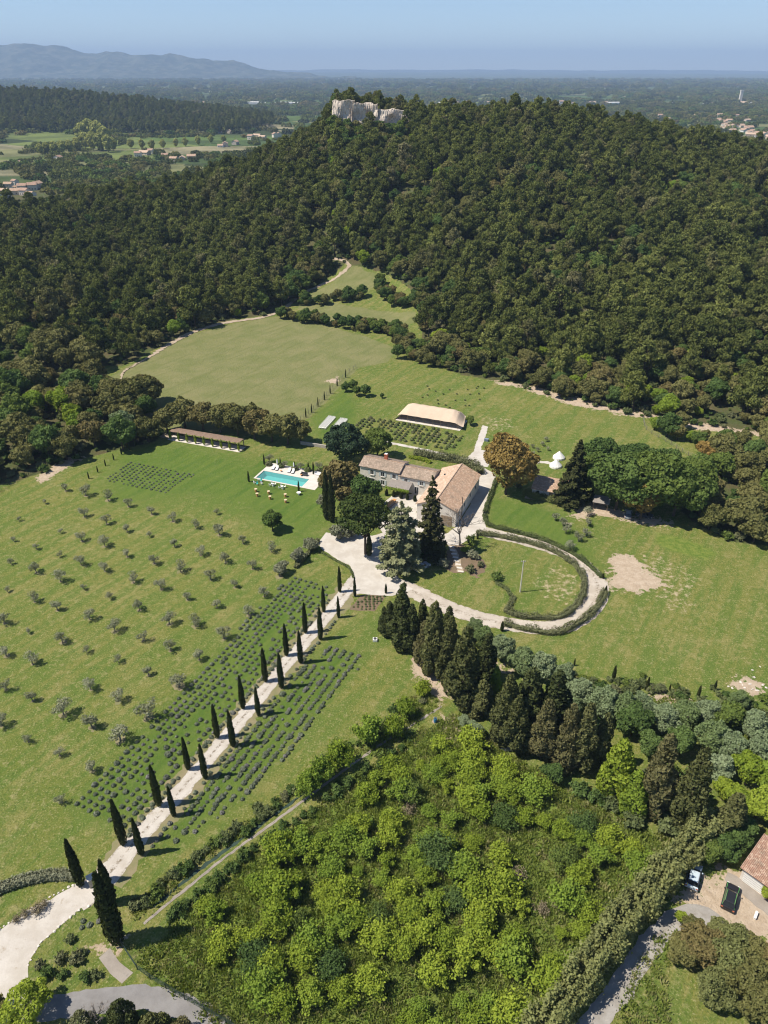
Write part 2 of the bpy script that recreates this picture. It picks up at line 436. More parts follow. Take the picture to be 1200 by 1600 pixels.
c_pl = mixc(nt, math_(nt, 'MULTIPLY', ramp(nt, n_far, .40, .62), .55), fr.outputs[0], (.040, .055, .024))
sxyz = N(nt, 'ShaderNodeSeparateXYZ'); nt.links.new(pos, sxyz.inputs[0])
c_far = mixc(nt, ramp(nt, sxyz.outputs[1], 5000, 9000), c_pl, mixc(nt, ramp(nt, noise(nt, .0016, 5, .65, pos), .4, .62), (.05, .07, .03), (.11, .13, .055)))
col = mixc(nt, ramp(nt, sxyz.outputs[1], 800, 960), col, c_far)
pb = N(nt, 'ShaderNodeBsdfPrincipled'); pb.inputs['Roughness'].default_value = .95; pb.inputs['Specular IOR Level'].default_value = .08
nt.links.new(col, pb.inputs['Base Color'])
bp = N(nt, 'ShaderNodeBump'); bp.inputs['Strength'].default_value = .8; bp.inputs['Distance'].default_value = .5
nt.links.new(math_(nt, 'ADD', n_fine, math_(nt, 'MULTIPLY', n_xf, .5)), bp.inputs['Height']); nt.links.new(bp.outputs[0], pb.inputs['Normal'])
nt.links.new(pb.outputs[0], out.inputs[0])
ground = link('ground', npmesh('ground', np.stack([fx, fy, zf], 1), Q, [mg], smooth_sh=True,
              attrs=dict(meadow=a_meadow, dry=a_dry, earth=a_earth, pale=a_pale, tall=a_tall, lush=a_lush)))
tag(ground, kind='structure')

# long limestone ridge on the horizon and low hills beyond the plain
def ridge(name, us, vs_, Y, depth, jag, mat, seed, n=420, m=40, base=-30):
    a, b, c = ray(us, vs_); t = Y / b
    xs = np.linspace((a * t)[0], (a * t)[-1], n); zt = np.interp(xs, a * t, CAM_H + c * t)
    rows = []
    for j in range(m):
        q = j / (m - 1) * 2 - 1                       # -1 front foot .. 0 crest .. 1 back foot
        yy = np.full(n, Y + q * depth) + (vnoise(xs, xs * 0, depth * .7, seed) - .5) * depth * .5
        prof = (1 - abs(q)) ** 1.15
        nz = sum((vnoise(xs, yy, s_, seed + k) - .5) * s_ for k, s_ in enumerate((900, 400, 170, 80, 40))) * jag
        gul = -abs(vnoise(xs + q * 90, yy * .25, 260, seed + 9) - .5) * 2 * 55 * jag * 4 * prof * (1 - prof)
        rows.append(np.stack([xs, yy, base + (zt - base) * prof + nz * min(1, prof * 3) + gul], 1))
    V = np.concatenate(rows); ix = np.arange(n * m).reshape(m, n)
    q4 = np.stack([ix[:-1, :-1], ix[:-1, 1:], ix[1:, 1:], ix[1:, :-1]], -1).reshape(-1, 4)
    o = link(name, npmesh(name, V, q4, [mat], smooth_sh=False)); tag(o, kind='structure'); return o
mr, nt, out = mat_new('limestone_scrub')
pos = coords(nt)
cr = mixc(nt, ramp(nt, noise(nt, .006, 6, .7, pos), .42, .62), (.045, .06, .035), (.12, .125, .085))
geo = N(nt, 'ShaderNodeNewGeometry'); sx = N(nt, 'ShaderNodeSeparateXYZ'); nt.links.new(geo.outputs['Normal'], sx.inputs[0])
cr = mixc(nt, math_(nt, 'MULTIPLY', ramp(nt, sx.outputs[2], .82, .62), ramp(nt, noise(nt, .004, 4, .6, pos), .45, .62)), cr, (.36, .33, .29))
pb = N(nt, 'ShaderNodeBsdfDiffuse'); nt.links.new(cr, pb.inputs[0]); nt.links.new(pb.outputs[0], out.inputs[0])
ridge('mountain_ridge', [-500, -300, -150, 0, 35, 60, 85, 120, 150, 175, 200, 225, 250, 262, 290, 330, 365, 400, 440, 480, 560], [90, 76, 70, 68, 69, 71, 69, 74, 76, 73, 82, 86, 91, 89, 96, 99, 102.5, 106, 110, 117, 130], 13500, 1800, .19, mr, 3)
ridge('distant_hills', [-300, 300, 480, 520, 600, 640, 720, 800, 900, 980, 1040, 1100, 1200, 1500], [112, 110, 109, 108, 110, 108.6, 109, 108, 110, 109, 110.5, 109, 111, 110], 25500, 1500, .04, mr, 21)

# ------------------------------------------------------------------ gravel, lanes, water
def spline(pts, step):
    P = [np.array(p, float) for p in pts]; out_ = []
    for i in range(len(P) - 1):
        p0, p1, p2, p3 = P[max(i - 1, 0)], P[i], P[i + 1], P[min(i + 2, len(P) - 1)]
        n = max(1, int(np.linalg.norm(p2 - p1) / step))
        for k in range(n):
            t = k / n
            out_.append(.5 * ((2 * p1) + (-p0 + p2) * t + (2 * p0 - 5 * p1 + 4 * p2 - p3) * t * t + (-p0 + 3 * p1 - 3 * p2 + p3) * t ** 3))
    out_.append(P[-1]); return np.array(out_)

def strip(name, pts, width, mat, dz=.02, step=.7, jit=.12, kind='structure', drape=False):
    C = spline(pts, step); n = len(C)
    T = np.gradient(C, axis=0); T /= np.linalg.norm(T, axis=1)[:, None] + 1e-9
    Nn = np.stack([-T[:, 1], T[:, 0]], 1)
    w = np.interp(np.linspace(0, 1, n), np.linspace(0, 1, len(width)), width) / 2 if hasattr(width, '__len__') else np.full(n, width / 2)
    k = 7; cols = []; acr = []
    for j in range(k):
        q = j / (k - 1) * 2 - 1
        off = q * w + (RNG.normal(0, jit, n) if abs(q) == 1 else 0)
        p = C + Nn * off[:, None]
        z = (hz(p[:, 0], p[:, 1]) if drape else 0) + dz
        cols.append(np.column_stack([p, np.broadcast_to(z, n)])); acr.append(np.full(n, abs(q)))
    V = np.stack(cols, 1).reshape(-1, 3); ix = np.arange(n * k).reshape(n, k)
    q4 = np.stack([ix[:-1, :-1], ix[:-1, 1:], ix[1:, 1:], ix[1:, :-1]], -1).reshape(-1, 4)[:, ::-1]
    o = link(name, npmesh(name, V, q4, [mat], attrs=dict(across=np.stack(acr, 1).ravel(), tracked=np.ones(n * k)))); tag(o, kind=kind); return o

def sheet(name, poly, mat, dz=.02, jit=.1, step=.8, kind='structure'):
    P = []
    for i in range(len(poly)):
        a, b = np.array(poly[i]), np.array(poly[(i + 1) % len(poly)]); n = max(1, int(np.linalg.norm(b - a) / step))
        for k in range(n): P.append(a + (b - a) * k / n + RNG.normal(0, jit, 2))
    me = bpy.data.meshes.new(name); me.from_pydata([(p[0], p[1], dz) for p in P], [], [tuple(range(len(P)))])
    me.materials.append(mat)
    if me.polygons[0].normal.z < 0: me.flip_normals()
    o = link(name, me); tag(o, kind=kind); return o

def gravel(name, a, b, worn=None, bumpy=.3):
    m, nt, out = mat_new(name); pos = coords(nt)
    c = mixc(nt, ramp(nt, noise(nt, .35, 5, .65, pos), .35, .65), a, b)
    c = mixc(nt, math_(nt, 'MULTIPLY', ramp(nt, noise(nt, 4.0, 4, .7, pos), .5, .75), .45), c, tuple(q * .72 for q in a))
    if worn:
        c = mixc(nt, math_(nt, 'MULTIPLY', ramp(nt, noise(nt, .9, 6, .75, pos), .56, .70), .7), c, worn)
        ac = N(nt, 'ShaderNodeAttribute', attribute_name='across').outputs['Fac']
        mid_ = math_(nt, 'ADD', ramp(nt, ac, .30, .06), math_(nt, 'MULTIPLY', ramp(nt, ac, .72, 1.0), .9))
        has = N(nt, 'ShaderNodeAttribute', attribute_name='tracked').outputs['Fac']
        c = mixc(nt, math_(nt, 'MULTIPLY', has, math_(nt, 'MULTIPLY', mid_, ramp(nt, noise(nt, 1.6, 6, .75, pos), .46, .60))), c, tuple(q * .62 for q in worn))
    p = N(nt, 'ShaderNodeBsdfPrincipled'); p.inputs['Roughness'].default_value = .95; p.inputs['Specular IOR Level'].default_value = .1
    bq = N(nt, 'ShaderNodeBump'); bq.inputs['Strength'].default_value = bumpy; bq.inputs['Distance'].default_value = .08
    nt.links.new(noise(nt, 5, 5, .7, pos), bq.inputs['Height']); nt.links.new(bq.outputs[0], p.inputs['Normal'])
    nt.links.new(c, p.inputs['Base Color']); nt.links.new(p.outputs[0], out.inputs[0]); return m
M['gravel'] = gravel('white_gravel', (.55, .51, .455), (.465, .42, .365))
M['drive'] = gravel('drive_gravel', (.53, .49, .44), (.45, .405, .35), (.31, .25, .18))
M['loop'] = gravel('loop_gravel', (.51, .455, .39), (.42, .365, .30), (.37, .305, .23))
M['asphalt'] = gravel('pale_asphalt', (.25, .24, .235), (.20, .19, .185))
M['lane'] = gravel('lane_stone', (.36, .34, .315), (.27, .25, .225), (.42, .38, .33))
M['track'] = gravel('earth_track', (.43, .35, .265), (.34, .27, .19))
M['concrete'] = gravel('old_concrete', (.33, .29, .25), (.27, .235, .20), (.21, .19, .16))
M['verge'] = gravel('dry_verge', (.25, .21, .125), (.19, .185, .085))
M['soil'] = gravel('bed_soil', (.20, .14, .095), (.155, .12, .075))

W = lambda px: [G(u, v) for u, v in px]
DRIVE_PX = [(-60, 1528), (0, 1500), (60, 1450), (120, 1405), (160, 1375), (220, 1305), (300, 1215), (380, 1120), (460, 1022), (520, 950), (548, 915), (560, 900)]
DR = W(DRIVE_PX)
strip('drive_verge', W([(165, 1378)] + DRIVE_PX[5:-1]), 5.6, M['verge'], .008, jit=.35)
strip('driveway', DR[3:], [4.4, 2.9, 2.75, 2.75, 2.8, 2.9, 3.0, 3.4], M['drive'], .016)
sheet('gravel_entrance', W([(-90, 1462), (0, 1452), (50, 1420), (98, 1392), (132, 1376), (152, 1393), (148, 1410), (125, 1420), (92, 1448), (62, 1475), (46, 1505), (42, 1545), (60, 1568), (40, 1640), (-90, 1640)]), M['drive'], .024)
sheet('gravel_forecourt', W([(497, 848), (510, 832), (545, 840), (560, 832), (580, 838), (600, 832), (608, 880), (625, 905), (646, 920), (612, 932), (552, 927), (553, 905), (548, 885), (520, 870), (503, 858)]), M['gravel'], .030)
LOOP_PX = [(612, 912), (650, 926), (700, 949), (760, 968), (820, 979), (870, 980), (905, 966), (930, 938), (932, 910), (914, 886), (880, 864), (830, 848), (780, 836), (742, 827)]
strip('loop_road', W(LOOP_PX), [5.2, 4.6, 4.3, 4.3, 4.4, 4.8, 5.0, 4.4, 4.2, 4.2, 4.6], M['loop'], .020)
sheet('gravel_yard', W([(690, 838), (712, 824), (733, 792), (748, 752), (742, 738), (752, 728), (772, 740), (778, 752), (764, 772), (757, 808), (760, 826), (742, 838), (716, 852), (700, 852)]), M['gravel'], .034)
sheet('terrace', W([(585, 815), (590, 795), (612, 775), (640, 772), (665, 768), (662, 790), (650, 800), (690, 815), (700, 850), (660, 850), (625, 845), (600, 835)]), M['gravel'], .038)
sheet('garden_path', W([(754, 664), (763, 667), (752, 700), (744, 726), (735, 724), (728, 717), (740, 705)]), M['gravel'], .012)
strip('garden_walk', W([(600, 690), (640, 698), (690, 709), (730, 719)]), 1.5, M['gravel'], .016)
sheet('gravel_square', W([(750, 703), (772, 706), (762, 730), (742, 726)]), M['gravel'], .042)
strip('tent_path', W([(828, 723), (850, 722), (870, 726)]), 1.4, M['gravel'], .012)
strip('earth_path', W([(704, 848), (712, 868), (720, 893)]), 1.6, M['track'], .012, jit=.2)
strip('forest_track', W([(188, 610), (190, 590), (198, 578), (230, 560), (262, 540), (300, 520), (350, 505), (410, 496), (440, 484), (468, 462), (500, 446), (530, 430), (545, 413), (520, 405)]), [.7, .9, 2.6, 3.2, 2.4, 2.2, 2.0, 2.0], M['track'], .14, step=1.0, jit=.3, drape=True)
strip('road', W([(40, 1580), (110, 1570), (190, 1560), (250, 1562), (310, 1585), (370, 1625), (420, 1680)]), 3.0, M['asphalt'], .012)
sheet('concrete_pad', W([(154, 1497), (172, 1481), (186, 1503), (208, 1520), (190, 1537), (172, 1522)]), M['concrete'], .02, .03)
strip('lane', W([(880, 1660), (915, 1612), (950, 1572), (985, 1520), (1020, 1472), (1052, 1440), (1082, 1428), (1105, 1432), (1125, 1448), (1150, 1490)]), 2.9, M['lane'], .02)
strip('canal_path', W([(225, 1444), (262, 1412), (345, 1345), (430, 1283), (520, 1217), (600, 1160), (690, 1104)]), .42, M['concrete'], .03, jit=.06)
mw = plain('canal_water', (.05, .08, .06), .25, .3, .6)
strip('ditch_water', W([(240, 1416), (300, 1368), (345, 1334), (430, 1272), (520, 1207)]), .5, mw, .012, jit=.1)
sheet('bed_soil', W([(545, 953), (566, 929), (604, 929), (586, 955)]), M['soil'], .012)
sheet('bed_soil', W([(700, 852), (722, 848), (760, 880), (745, 905), (728, 893), (702, 893), (690, 880)]), M['soil'], .008, .4)

# ------------------------------------------------------------------ plant prototypes
def unit(v): return v / (np.linalg.norm(v, axis=-1, keepdims=True) + 1e-9)

def cards(C, Nn, size, aspect=1.35, rng=RNG, up=0.0):
    """leaf clumps: small bent-free rhombs, one per point; up>0 turns their long axis upward"""
    n = len(C); r = unit(rng.normal(size=(n, 3)))
    T = unit(np.cross(Nn, r))
    if up: T = unit(T * (1 - up) + np.array([0, 0, 1.0]) * up + Nn * .2)
    Bn = unit(np.cross(Nn, T))
    s = (size if np.ndim(size) else np.full(n, size)) * (.6 + .8 * rng.random(n)); s = s[:, None]
    j = lambda: 1 + .5 * (rng.random((n, 1)) - .5)
    V = np.stack([C + T * s * aspect * j(), C + Bn * s * j() + T * s * .3 * (rng.random((n, 1)) - .5), C - T * s * aspect * j(), C - Bn * s * j()], 1).reshape(-1, 3)
    return V, np.arange(4 * n).reshape(n, 4), np.repeat(rng.random(n), 4)

def lobe_pts(L, n, nb=.5, rng=RNG, lo=.78, hi=1.06, deep=.55, under=.5):
    L = np.array(L, float); ar = (L[:, 3] * L[:, 4] + L[:, 3] * L[:, 5] + L[:, 4] * L[:, 5]); ar /= ar.sum()
    k = rng.choice(len(L), size=n * 3, p=ar); u = unit(rng.normal(size=(n * 3, 3)))
    keep = (u[:, 2] > -.35) | (rng.random(n * 3) > under)
    k, u = k[keep], u[keep]
    P = L[k, :3] + L[k, 3:] * u * (lo + (hi - lo) * rng.random((len(k), 1)))
    ok = np.ones(len(k), bool)
    for i in range(len(L)):
        q = (((P - L[i, :3]) / L[i, 3:]) ** 2).sum(1)
        ok &= (q > deep) | (k == i)
    P, u, k = P[ok][:n], u[ok][:n], k[ok][:n]
    Nn = unit(unit(u / L[k, 3:]) + nb * rng.normal(size=P.shape))
    return P, Nn

def tube_np(segs, k=5):
    b = B()
    for P, R in segs: b.tube(P, R, k, cap=False)
    return np.array(b.v), np.array(b.f)

class Proto:
    def __init__(s, name): s.name = name; s.parts = []
    def add(s, part, V, Qd, mat, tint=None):
        me = npmesh(s.name + '_' + part, V, Qd, [mat], tint if tint is not None else np.zeros(len(V)))
        s.parts.append((part, V, Qd, mat, tint if tint is not None else np.zeros(len(V)), me)); return s
    def merged(s):
        Vs, Qs, ti, mi, mats, o = [], [], [], [], [], 0
        for i, (p, V, Qd, m, t, me) in enumerate(s.parts):
            Vs.append(V); Qs.append(Qd + o); o += len(V); ti.append(t); mi.append(np.full(len(Qd), i)); mats.append(m)
        me = npmesh(s.name + '_mass', np.concatenate(Vs), np.concatenate(Qs), mats, np.concatenate(ti), np.concatenate(mi))
        ob = bpy.data.objects.new(s.name + '_mass', me); return ob
    def place(s, name, label, cat, x, y, sc=1.0, rz=None, group=None, z=None, zs=None):
        rz = random.random() * 6.283 if rz is None else rz
        o = thing(name, label, cat, x, y, z, rz, group, (sc, sc, zs if zs else sc))
        for p in s.parts: link(p[0], p[5], o)
        return o

def p_pine(seed, H=11.0, W_=4.3, n=2500, flat=0.0):
    r = np.random.default_rng(seed); p = Proto('pine_%d' % seed)
    lean = r.normal(0, .5, 2); segs = []
    tp = [(0, 0, -.4), (lean[0] * .3, lean[1] * .3, H * .3), (lean[0] * .8, lean[1] * .8, H * .62), (lean[0] * 1.3, lean[1] * 1.3, H * .9)]
    segs.append((tp, [.22, .18, .12, .05]))
    L = []
    m = r.integers(11, 16)
    for i in range(m):
        q = i / (m - 1); zz = H * (.38 + .54 * q) + r.normal(0, .35)
        rad = W_ * (.78 * (1 - q) ** .6 + .12) * (.45 + .6 * r.random()) * (1 if q > .15 else .8)
        a = i * 2.4 + r.normal(0, .5); s = (1.1 + .8 * r.random()) * (1.12 - .35 * q)
        c = (lean[0] * zz / H + rad * math.cos(a), lean[1] * zz / H + rad * math.sin(a), zz)
        L.append((*c, s * 1.15, s * 1.15, s * (.78 - .2 * flat)))
        if i < m - 3: segs.append(([(lean[0] * .6, lean[1] * .6, zz - rad * .45 - .4), c], [.07, .03]))
    L.append((lean[0] * 1.2, lean[1] * 1.2, H * .93, 1.1, 1.1, 1.0))
    for l in list(L):
        for _ in range(3):
            w_ = unit(r.normal(size=3)); w_[2] = abs(w_[2]); s2 = l[3] * (.35 + .25 * r.random()); L.append((l[0] + w_[0] * l[3] * .85, l[1] + w_[1] * l[3] * .85, l[2] + w_[2] * l[5] * .85, s2, s2, s2 * 1.1))
    P, Nn = lobe_pts(L, n, .7, r, .45, 1.18, .42, .35)
    Nn = unit(Nn + np.array([0, 0, .25]))
    V, Qd, t = cards(P, Nn, .20, 2.0, r, .35)
    tv, tq = tube_np(segs, 5)
    return p.add('trunk', tv, tq, M['bark']).add('crown', V, Qd, M['pine_light' if seed % 7 in (3, 5) else 'pine'], t)

def p_broad(seed, mat, H=8.0, W_=4.0, n=2200, leaf=.27, lob=14, base=.18, trunk='bark', nb=.5, lobr=.42, top=1.0):
    r = np.random.default_rng(seed); p = Proto('tree_%d' % seed); L = []; segs = [([(0, 0, -.4), (0, 0, H * .3), (r.normal(0, .2), r.normal(0, .2), H * .6)], [.30, .22, .1])]
    zc, hz_ = H * (.5 + base / 2), H * (.5 - base / 2)
    for i in range(lob):
        u = unit(r.normal(size=3)); u[2] = abs(u[2]) * 1.1 - .35
        f = .46 + .30 * r.random(); s = W_ * lobr * (.6 + .55 * r.random())
        c = np.array((u[0] * W_ * f, u[1] * W_ * f, zc + u[2] * hz_ * .85 * top))
        segs.append(([(0, 0, H * .3), tuple(c)], [.1, .03]))
        L.append((*c, s * .8, s * .8, s * .7))
        for _ in range(5):
            w_ = unit(r.normal(size=3)); w_[2] = abs(w_[2]) * .9 - .1; s2 = s * (.30 + .28 * r.random())
            L.append((*(c + w_ * s * .78), s2, s2, s2 * .8))
    L.append((0, 0, zc, W_ * .6, W_ * .6, hz_ * .85))
    n = int(n * 1.55); P, Nn = lobe_pts(L, n, nb + .12, r, .80, 1.10, .55, .45)
    V, Qd, t = cards(P, Nn, leaf * .80, 1.45, r)
    tv, tq = tube_np(segs, 5)
    return p.add('trunk', tv, tq, M[trunk]).add('crown', V, Qd, mat, t)

def p_cypress(seed, mat, H=8.0, R=.50, n=1900, leaf=.085, lumpy=.06, taper=.75, tip=.08):
    r = np.random.default_rng(seed); p = Proto('cypress_%d' % seed)
    q = r.random(n) ** .85; a = r.random(n) * 6.283
    prof = np.interp(q, [0, .05, .22, .5, .8, .95, 1], [.55, .8, 1, .93 * taper / .75, .56 * taper / .75, .24, tip])
    bump_ = 1 + lumpy * 3 * (np.sin(a * 3 + q * 17 + seed) * np.sin(q * 31 + a * 2 + seed * 2)) + lumpy * r.normal(size=n)
    rad = R * prof * bump_ * (.86 + .16 * r.random(n))
    P = np.stack([rad * np.cos(a), rad * np.sin(a), .12 + q * (H - .12)], 1)
    Nn = unit(np.stack([np.cos(a), np.sin(a), np.full(n, .35)], 1) + .45 * r.normal(size=(n, 3)))
    V, Qd, t = cards(P, Nn, leaf, 1.9, r, .65)
    tv, tq = tube_np([([(0, 0, -.3), (0, 0, H * .5), (0, 0, H * .9)], [.14, .1, .03])], 5)
    # a dense inner body so that no light passes
    bb = B().lathe([(.02, .25)] + [(R * .72 * float(np.interp(k, [0, .05, .22, .5, .8, .95], [.5, .8, 1, .93 * taper / .75, .56 * taper / .75, .2])), .3 + k * (H * .95 - .3)) for k in np.linspace(0.02, .95, 8)] + [(.02, H * .96)], k=8)
    o = len(V); V = np.concatenate([V, np.array(bb.v)]); Qd = np.concatenate([Qd, np.array(bb.f) + o]); t = np.concatenate([t, np.full(len(bb.v), .2)])
    return p.add('trunk', tv, tq, M['bark']).add('crown', V, Qd, mat, t)

def p_oldcyp(seed, mat, H=14.0, R=1.95, n=6500, leaf=.145):
    """old unclipped cypress: many upright plumes"""
    r = np.random.default_rng(seed); p = Proto('old_cypress_%d' % seed); L = []
    for i in range(26):
        q = (i + .5) / 26; a = i * 2.4 + r.normal(0, .4)
        rad = R * float(np.interp(q, [0, .15, .45, .8, 1], [.60, .76, .60, .26, .02])) * (.8 + .35 * r.random())
        s = R * float(np.interp(q, [0, .3, .8, 1], [.42, .42, .32, .2])) * (.8 + .4 * r.random())
        L.append((rad * math.cos(a), rad * math.sin(a), H * (.07 + .86 * q), s, s, s * 1.9))
    L.append((0, 0, H * .42, R * .62, R * .62, H * .38))
    P, Nn = lobe_pts(L, n, .5, r, .85, 1.05, .55, .3)
    V, Qd, t = cards(P, Nn, leaf, 1.5, r, .4)
    tv, tq = tube_np([([(0, 0, -.4), (0, 0, H * .4), (0, 0, H * .8)], [.32, .22, .06])], 6)
    return p.add('trunk', tv, tq, M['bark']).add('crown', V, Qd, mat, t)

def p_olive(seed, H=3.0, W_=1.5, n=420, gap=0.0):
    r = np.random.default_rng(seed); p = Proto('olive_%d' % seed); L = []; segs = [([(0, 0, -.3), (.05, 0, .5), (.0, .05, .9)], [.16, .13, .1])]
    for i in range(7):
        a = i * 2.4 + r.normal(0, .4); rad = W_ * (.3 + .45 * r.random()); zz = H * (.5 + .38 * r.random())
        s = W_ * (.30 + .2 * r.random()); L.append((rad * math.cos(a), rad * math.sin(a), zz, s, s, s * .8))
        segs.append(([(0, 0, .85), (rad * .5 * math.cos(a), rad * .5 * math.sin(a), zz * .75), (rad * math.cos(a), rad * math.sin(a), zz)], [.07, .045, .02]))
    P, Nn = lobe_pts(L, n, .7, r, .55, 1.25, .3, .4); Nn = unit(Nn + np.array([-.2, 0, .35]))
    V, Qd, t = cards(P, Nn, .085, 2.2, r)
    tv, tq = tube_np(segs, 5)
    return p.add('trunk', tv, tq, M['greybark']).add('crown', V, Qd, M['olive'], t)

def p_bush(seed, mat, R=2.2, H=2.6, n=1300, leaf=.17, shoots=16, nb=.7, up=.3):
    """loose shrub or young fruit tree: leafy shoots fanning out of one base"""
    r = np.random.default_rng(seed); p = Proto('bush_%d' % seed); segs = []; Ps, Ns = [], []
    for i in range(shoots):
        a = r.random() * 6.283; tilt = r.random() ** .7
        e = np.array([R * tilt * math.cos(a), R * tilt * math.sin(a), H * (1.02 - .48 * tilt ** 2) * (.8 + .3 * r.random())])
        mid = e * .5 + np.array([0, 0, H * .12]); segs.append(([(0, 0, -.2), tuple(mid), tuple(e)], [.06, .035, .012]))
        m = n // shoots; s = .25 + .75 * r.random(m) ** .7
        c = np.outer(s, e) + np.outer(4 * s * (1 - s) * .12, [0, 0, H]) + r.normal(size=(m, 3)) * np.array([.25, .25, .22]) * R / 2.0
        c[:, 2] = np.maximum(c[:, 2], .1)
        Ps.append(c); Ns.append(unit(unit(c - np.array([0, 0, H * .25])) + nb * r.normal(size=(m, 3)) + np.array([0, 0, .3])))
    P, Nn = np.concatenate(Ps), np.concatenate(Ns)
    V, Qd, t = cards(P, Nn, leaf, 1.5, r, up)
    tv, tq = tube_np(segs, 4)
    return p.add('stem', tv, tq, M['bark']).add('crown', V, Qd, mat, t)

def p_mound(seed, mat, R=.5, H=.55, n=110, leaf=.09, spiky=.6, parts='crown'):
    r = np.random.default_rng(seed); p = Proto('mound_%d' % seed)
    u = unit(r.normal(size=(n, 3))); u[:, 2] = abs(u[:, 2])
    P = u * np.array([R, R, H]) * (.8 + .25 * r.random((n, 1))) + np.array([0, 0, .02])
    Nn = unit(u + .4 * r.normal(size=(n, 3)))
    V, Qd, t = cards(P, Nn, leaf, 1.7, r, spiky)
    bb = B().lathe([(R * .8, 0), (R * .82, H * .3), (R * .6, H * .62), (R * .25, H * .8), (.01, H * .84)], k=8)
    o = len(V); V = np.concatenate([V, np.array(bb.v)]); Qd = np.concatenate([Qd, np.array(bb.f) + o]); t = np.concatenate([t, np.full(len(bb.v), .35)])
    return p.add(parts, V, Qd, mat, t)

def p_conifer(seed, mat, H=20.0, R=4.0, n=3600, leaf=.22, tiers=15, open_=0.0, droop=.18, base=.08, flat=.22):
    r = np.random.default_rng(seed); p = Proto('conifer_%d' % seed); segs = [([(0, 0, -.4), (0, 0, H * .6), (0, 0, H * .98)], [.38, .2, .03])]; Ps, Ns = [], []
    for i in range(tiers):
        q = i / (tiers - 1); z0 = H * (base + (.95 - base) * q); rr = R * (1 - q) ** (.5 if open_ else .8) + .25
        nbn = max(4, int(9 * (1 - .45 * q)))
        for j in range(nbn):
            a = 6.283 * (j + r.random() * .8) / nbn + i; ln = rr * (.72 + .42 * r.random())
            zz = z0 + r.normal(0, H * .014); e = np.array([ln * math.cos(a), ln * math.sin(a), zz - droop * ln + .12 * ln * (open_ > 0)])
            segs.append(([(0, 0, zz), tuple(e)], [.06, .015]))
            m = max(5, int(n / (tiers * 7.2) * (ln / R + .25) * 1.6)); s = (.18 + .84 * r.random(m) ** .8)
            st = np.array([0, 0, zz]); side = np.array([-math.sin(a), math.cos(a), 0])
            wd = ln * (.30 if not open_ else .26) * (1.05 - s * .55)
            c = st + np.outer(s, e - st) + np.outer((r.random(m) * 2 - 1) * wd, side) + np.outer(r.normal(0, flat * .6, m), [0, 0, 1])
            Ps.append(c); Ns.append(unit(np.array([.25 * math.cos(a), .25 * math.sin(a), 1.0]) + .45 * r.normal(size=(m, 3))))
    P, Nn = np.concatenate(Ps), np.concatenate(Ns)
    V, Qd, t = cards(P, Nn, leaf, 1.6, r)
    tv, tq = tube_np(segs, 5)
    return p.add('trunk', tv, tq, M['bark']).add('crown', V, Qd, mat, t)

def p_bare(seed, H=9.0, W_=4.0, depth=4, mat='greybark', twig=.012):
    r = np.random.default_rng(seed); p = Proto('bare_%d' % seed); segs = []; tips = []
    def grow(pt, d, ln, rad, k):
        e = pt + d * ln; segs.append(([tuple(pt), tuple((pt + e) / 2 + r.normal(0, ln * .05, 3)), tuple(e)], [rad, rad * .85, rad * .65]))
        if k == 0: tips.append(e); return
        for _ in range(3 if k > 1 else 4): grow(e, unit(d + r.normal(0, .48, 3) + np.array([0, 0, .12])), ln * (.62 + .2 * r.random()), rad * .55, k - 1)
    grow(np.array([0, 0, -.3]), np.array([.05, 0, 1.0]), H * .33, .2, 1)
    n0 = [s for s in segs][1:]
    for s in n0: 
        for _ in range(4): grow(np.array(s[0][2]), unit(np.array(s[0][2]) * np.array([1, 1, .1]) + r.normal(0, .9, 3) + np.array([0, 0, 1.1])), H * .2, .07, depth - 1)
    tv, tq = tube_np(segs[:1 + len(n0)], 5); bv, bq = tube_np(segs[1 + len(n0):], 3)
    return p.add('trunk', tv, tq, M[mat]).add('branches', bv, bq, M[mat])

PINE = [p_pine(100 + i, 12 + 1.5 * (i % 3), 3.9 + .5 * (i % 3), 3000, flat=i % 2) for i in range(7)]
OAK = [p_broad(200 + i, M['oak'], 7.5, 4.0, 2300, .26, 15) for i in range(4)]
GREEN = [p_broad(300 + i, M['green'], 9.0, 4.6, 2600, .3, 15) for i in range(3)]
LIME = [p_broad(320 + i, M['lime'], 6.0, 3.0, 2800, .17, 14, .1) for i in range(2)]
SILVER = [p_broad(340 + i, M['silver'], 7.0, 3.6, 4200, .17, 18, .1, 'greybark', .9) for i in range(3)]
CYP = [p_cypress(400 + i, M['cyp']) for i in range(3)]
OLDC = [p_oldcyp(420 + i, M['oldcyp']) for i in range(4)]
OLDG = [p_oldcyp(430 + i, M['cyp'], 11.0, 1.4, 4600, .12) for i in range(2)]
OLIVE = [p_olive(440 + i, 2.6 + .25 * i, 1.35 + .12 * i, 380 + 50 * i) for i in range(4)]
ORCH = [p_bush(460 + i, M['green' if i == 4 else 'lime'], 2.0 + .2 * i, 3.2, 3000 + 350 * i, .098, 20 + 4 * i) for i in range(5)]
SHRUB = [p_bush(480 + i, M['hedge'], 1.5, 1.7, 900, .15, 16) for i in range(3)]
SHRUBG = [p_bush(490 + i, M['green'], 1.5, 1.7, 900, .15, 16) for i in range(2)]
DRYB = [p_bush(496 + i, M['dryplant'], 1.6, 1.7, 500, .07, 26, 1.0) for i in range(2)]
LAV = [p_mound(500 + i, M['lav'], .38, .40, 150, .065, .12) for i in range(3)]
BOX = [p_mound(510 + i, M['hedge'], .6, .75, 200, .11, .2) for i in range(2)]

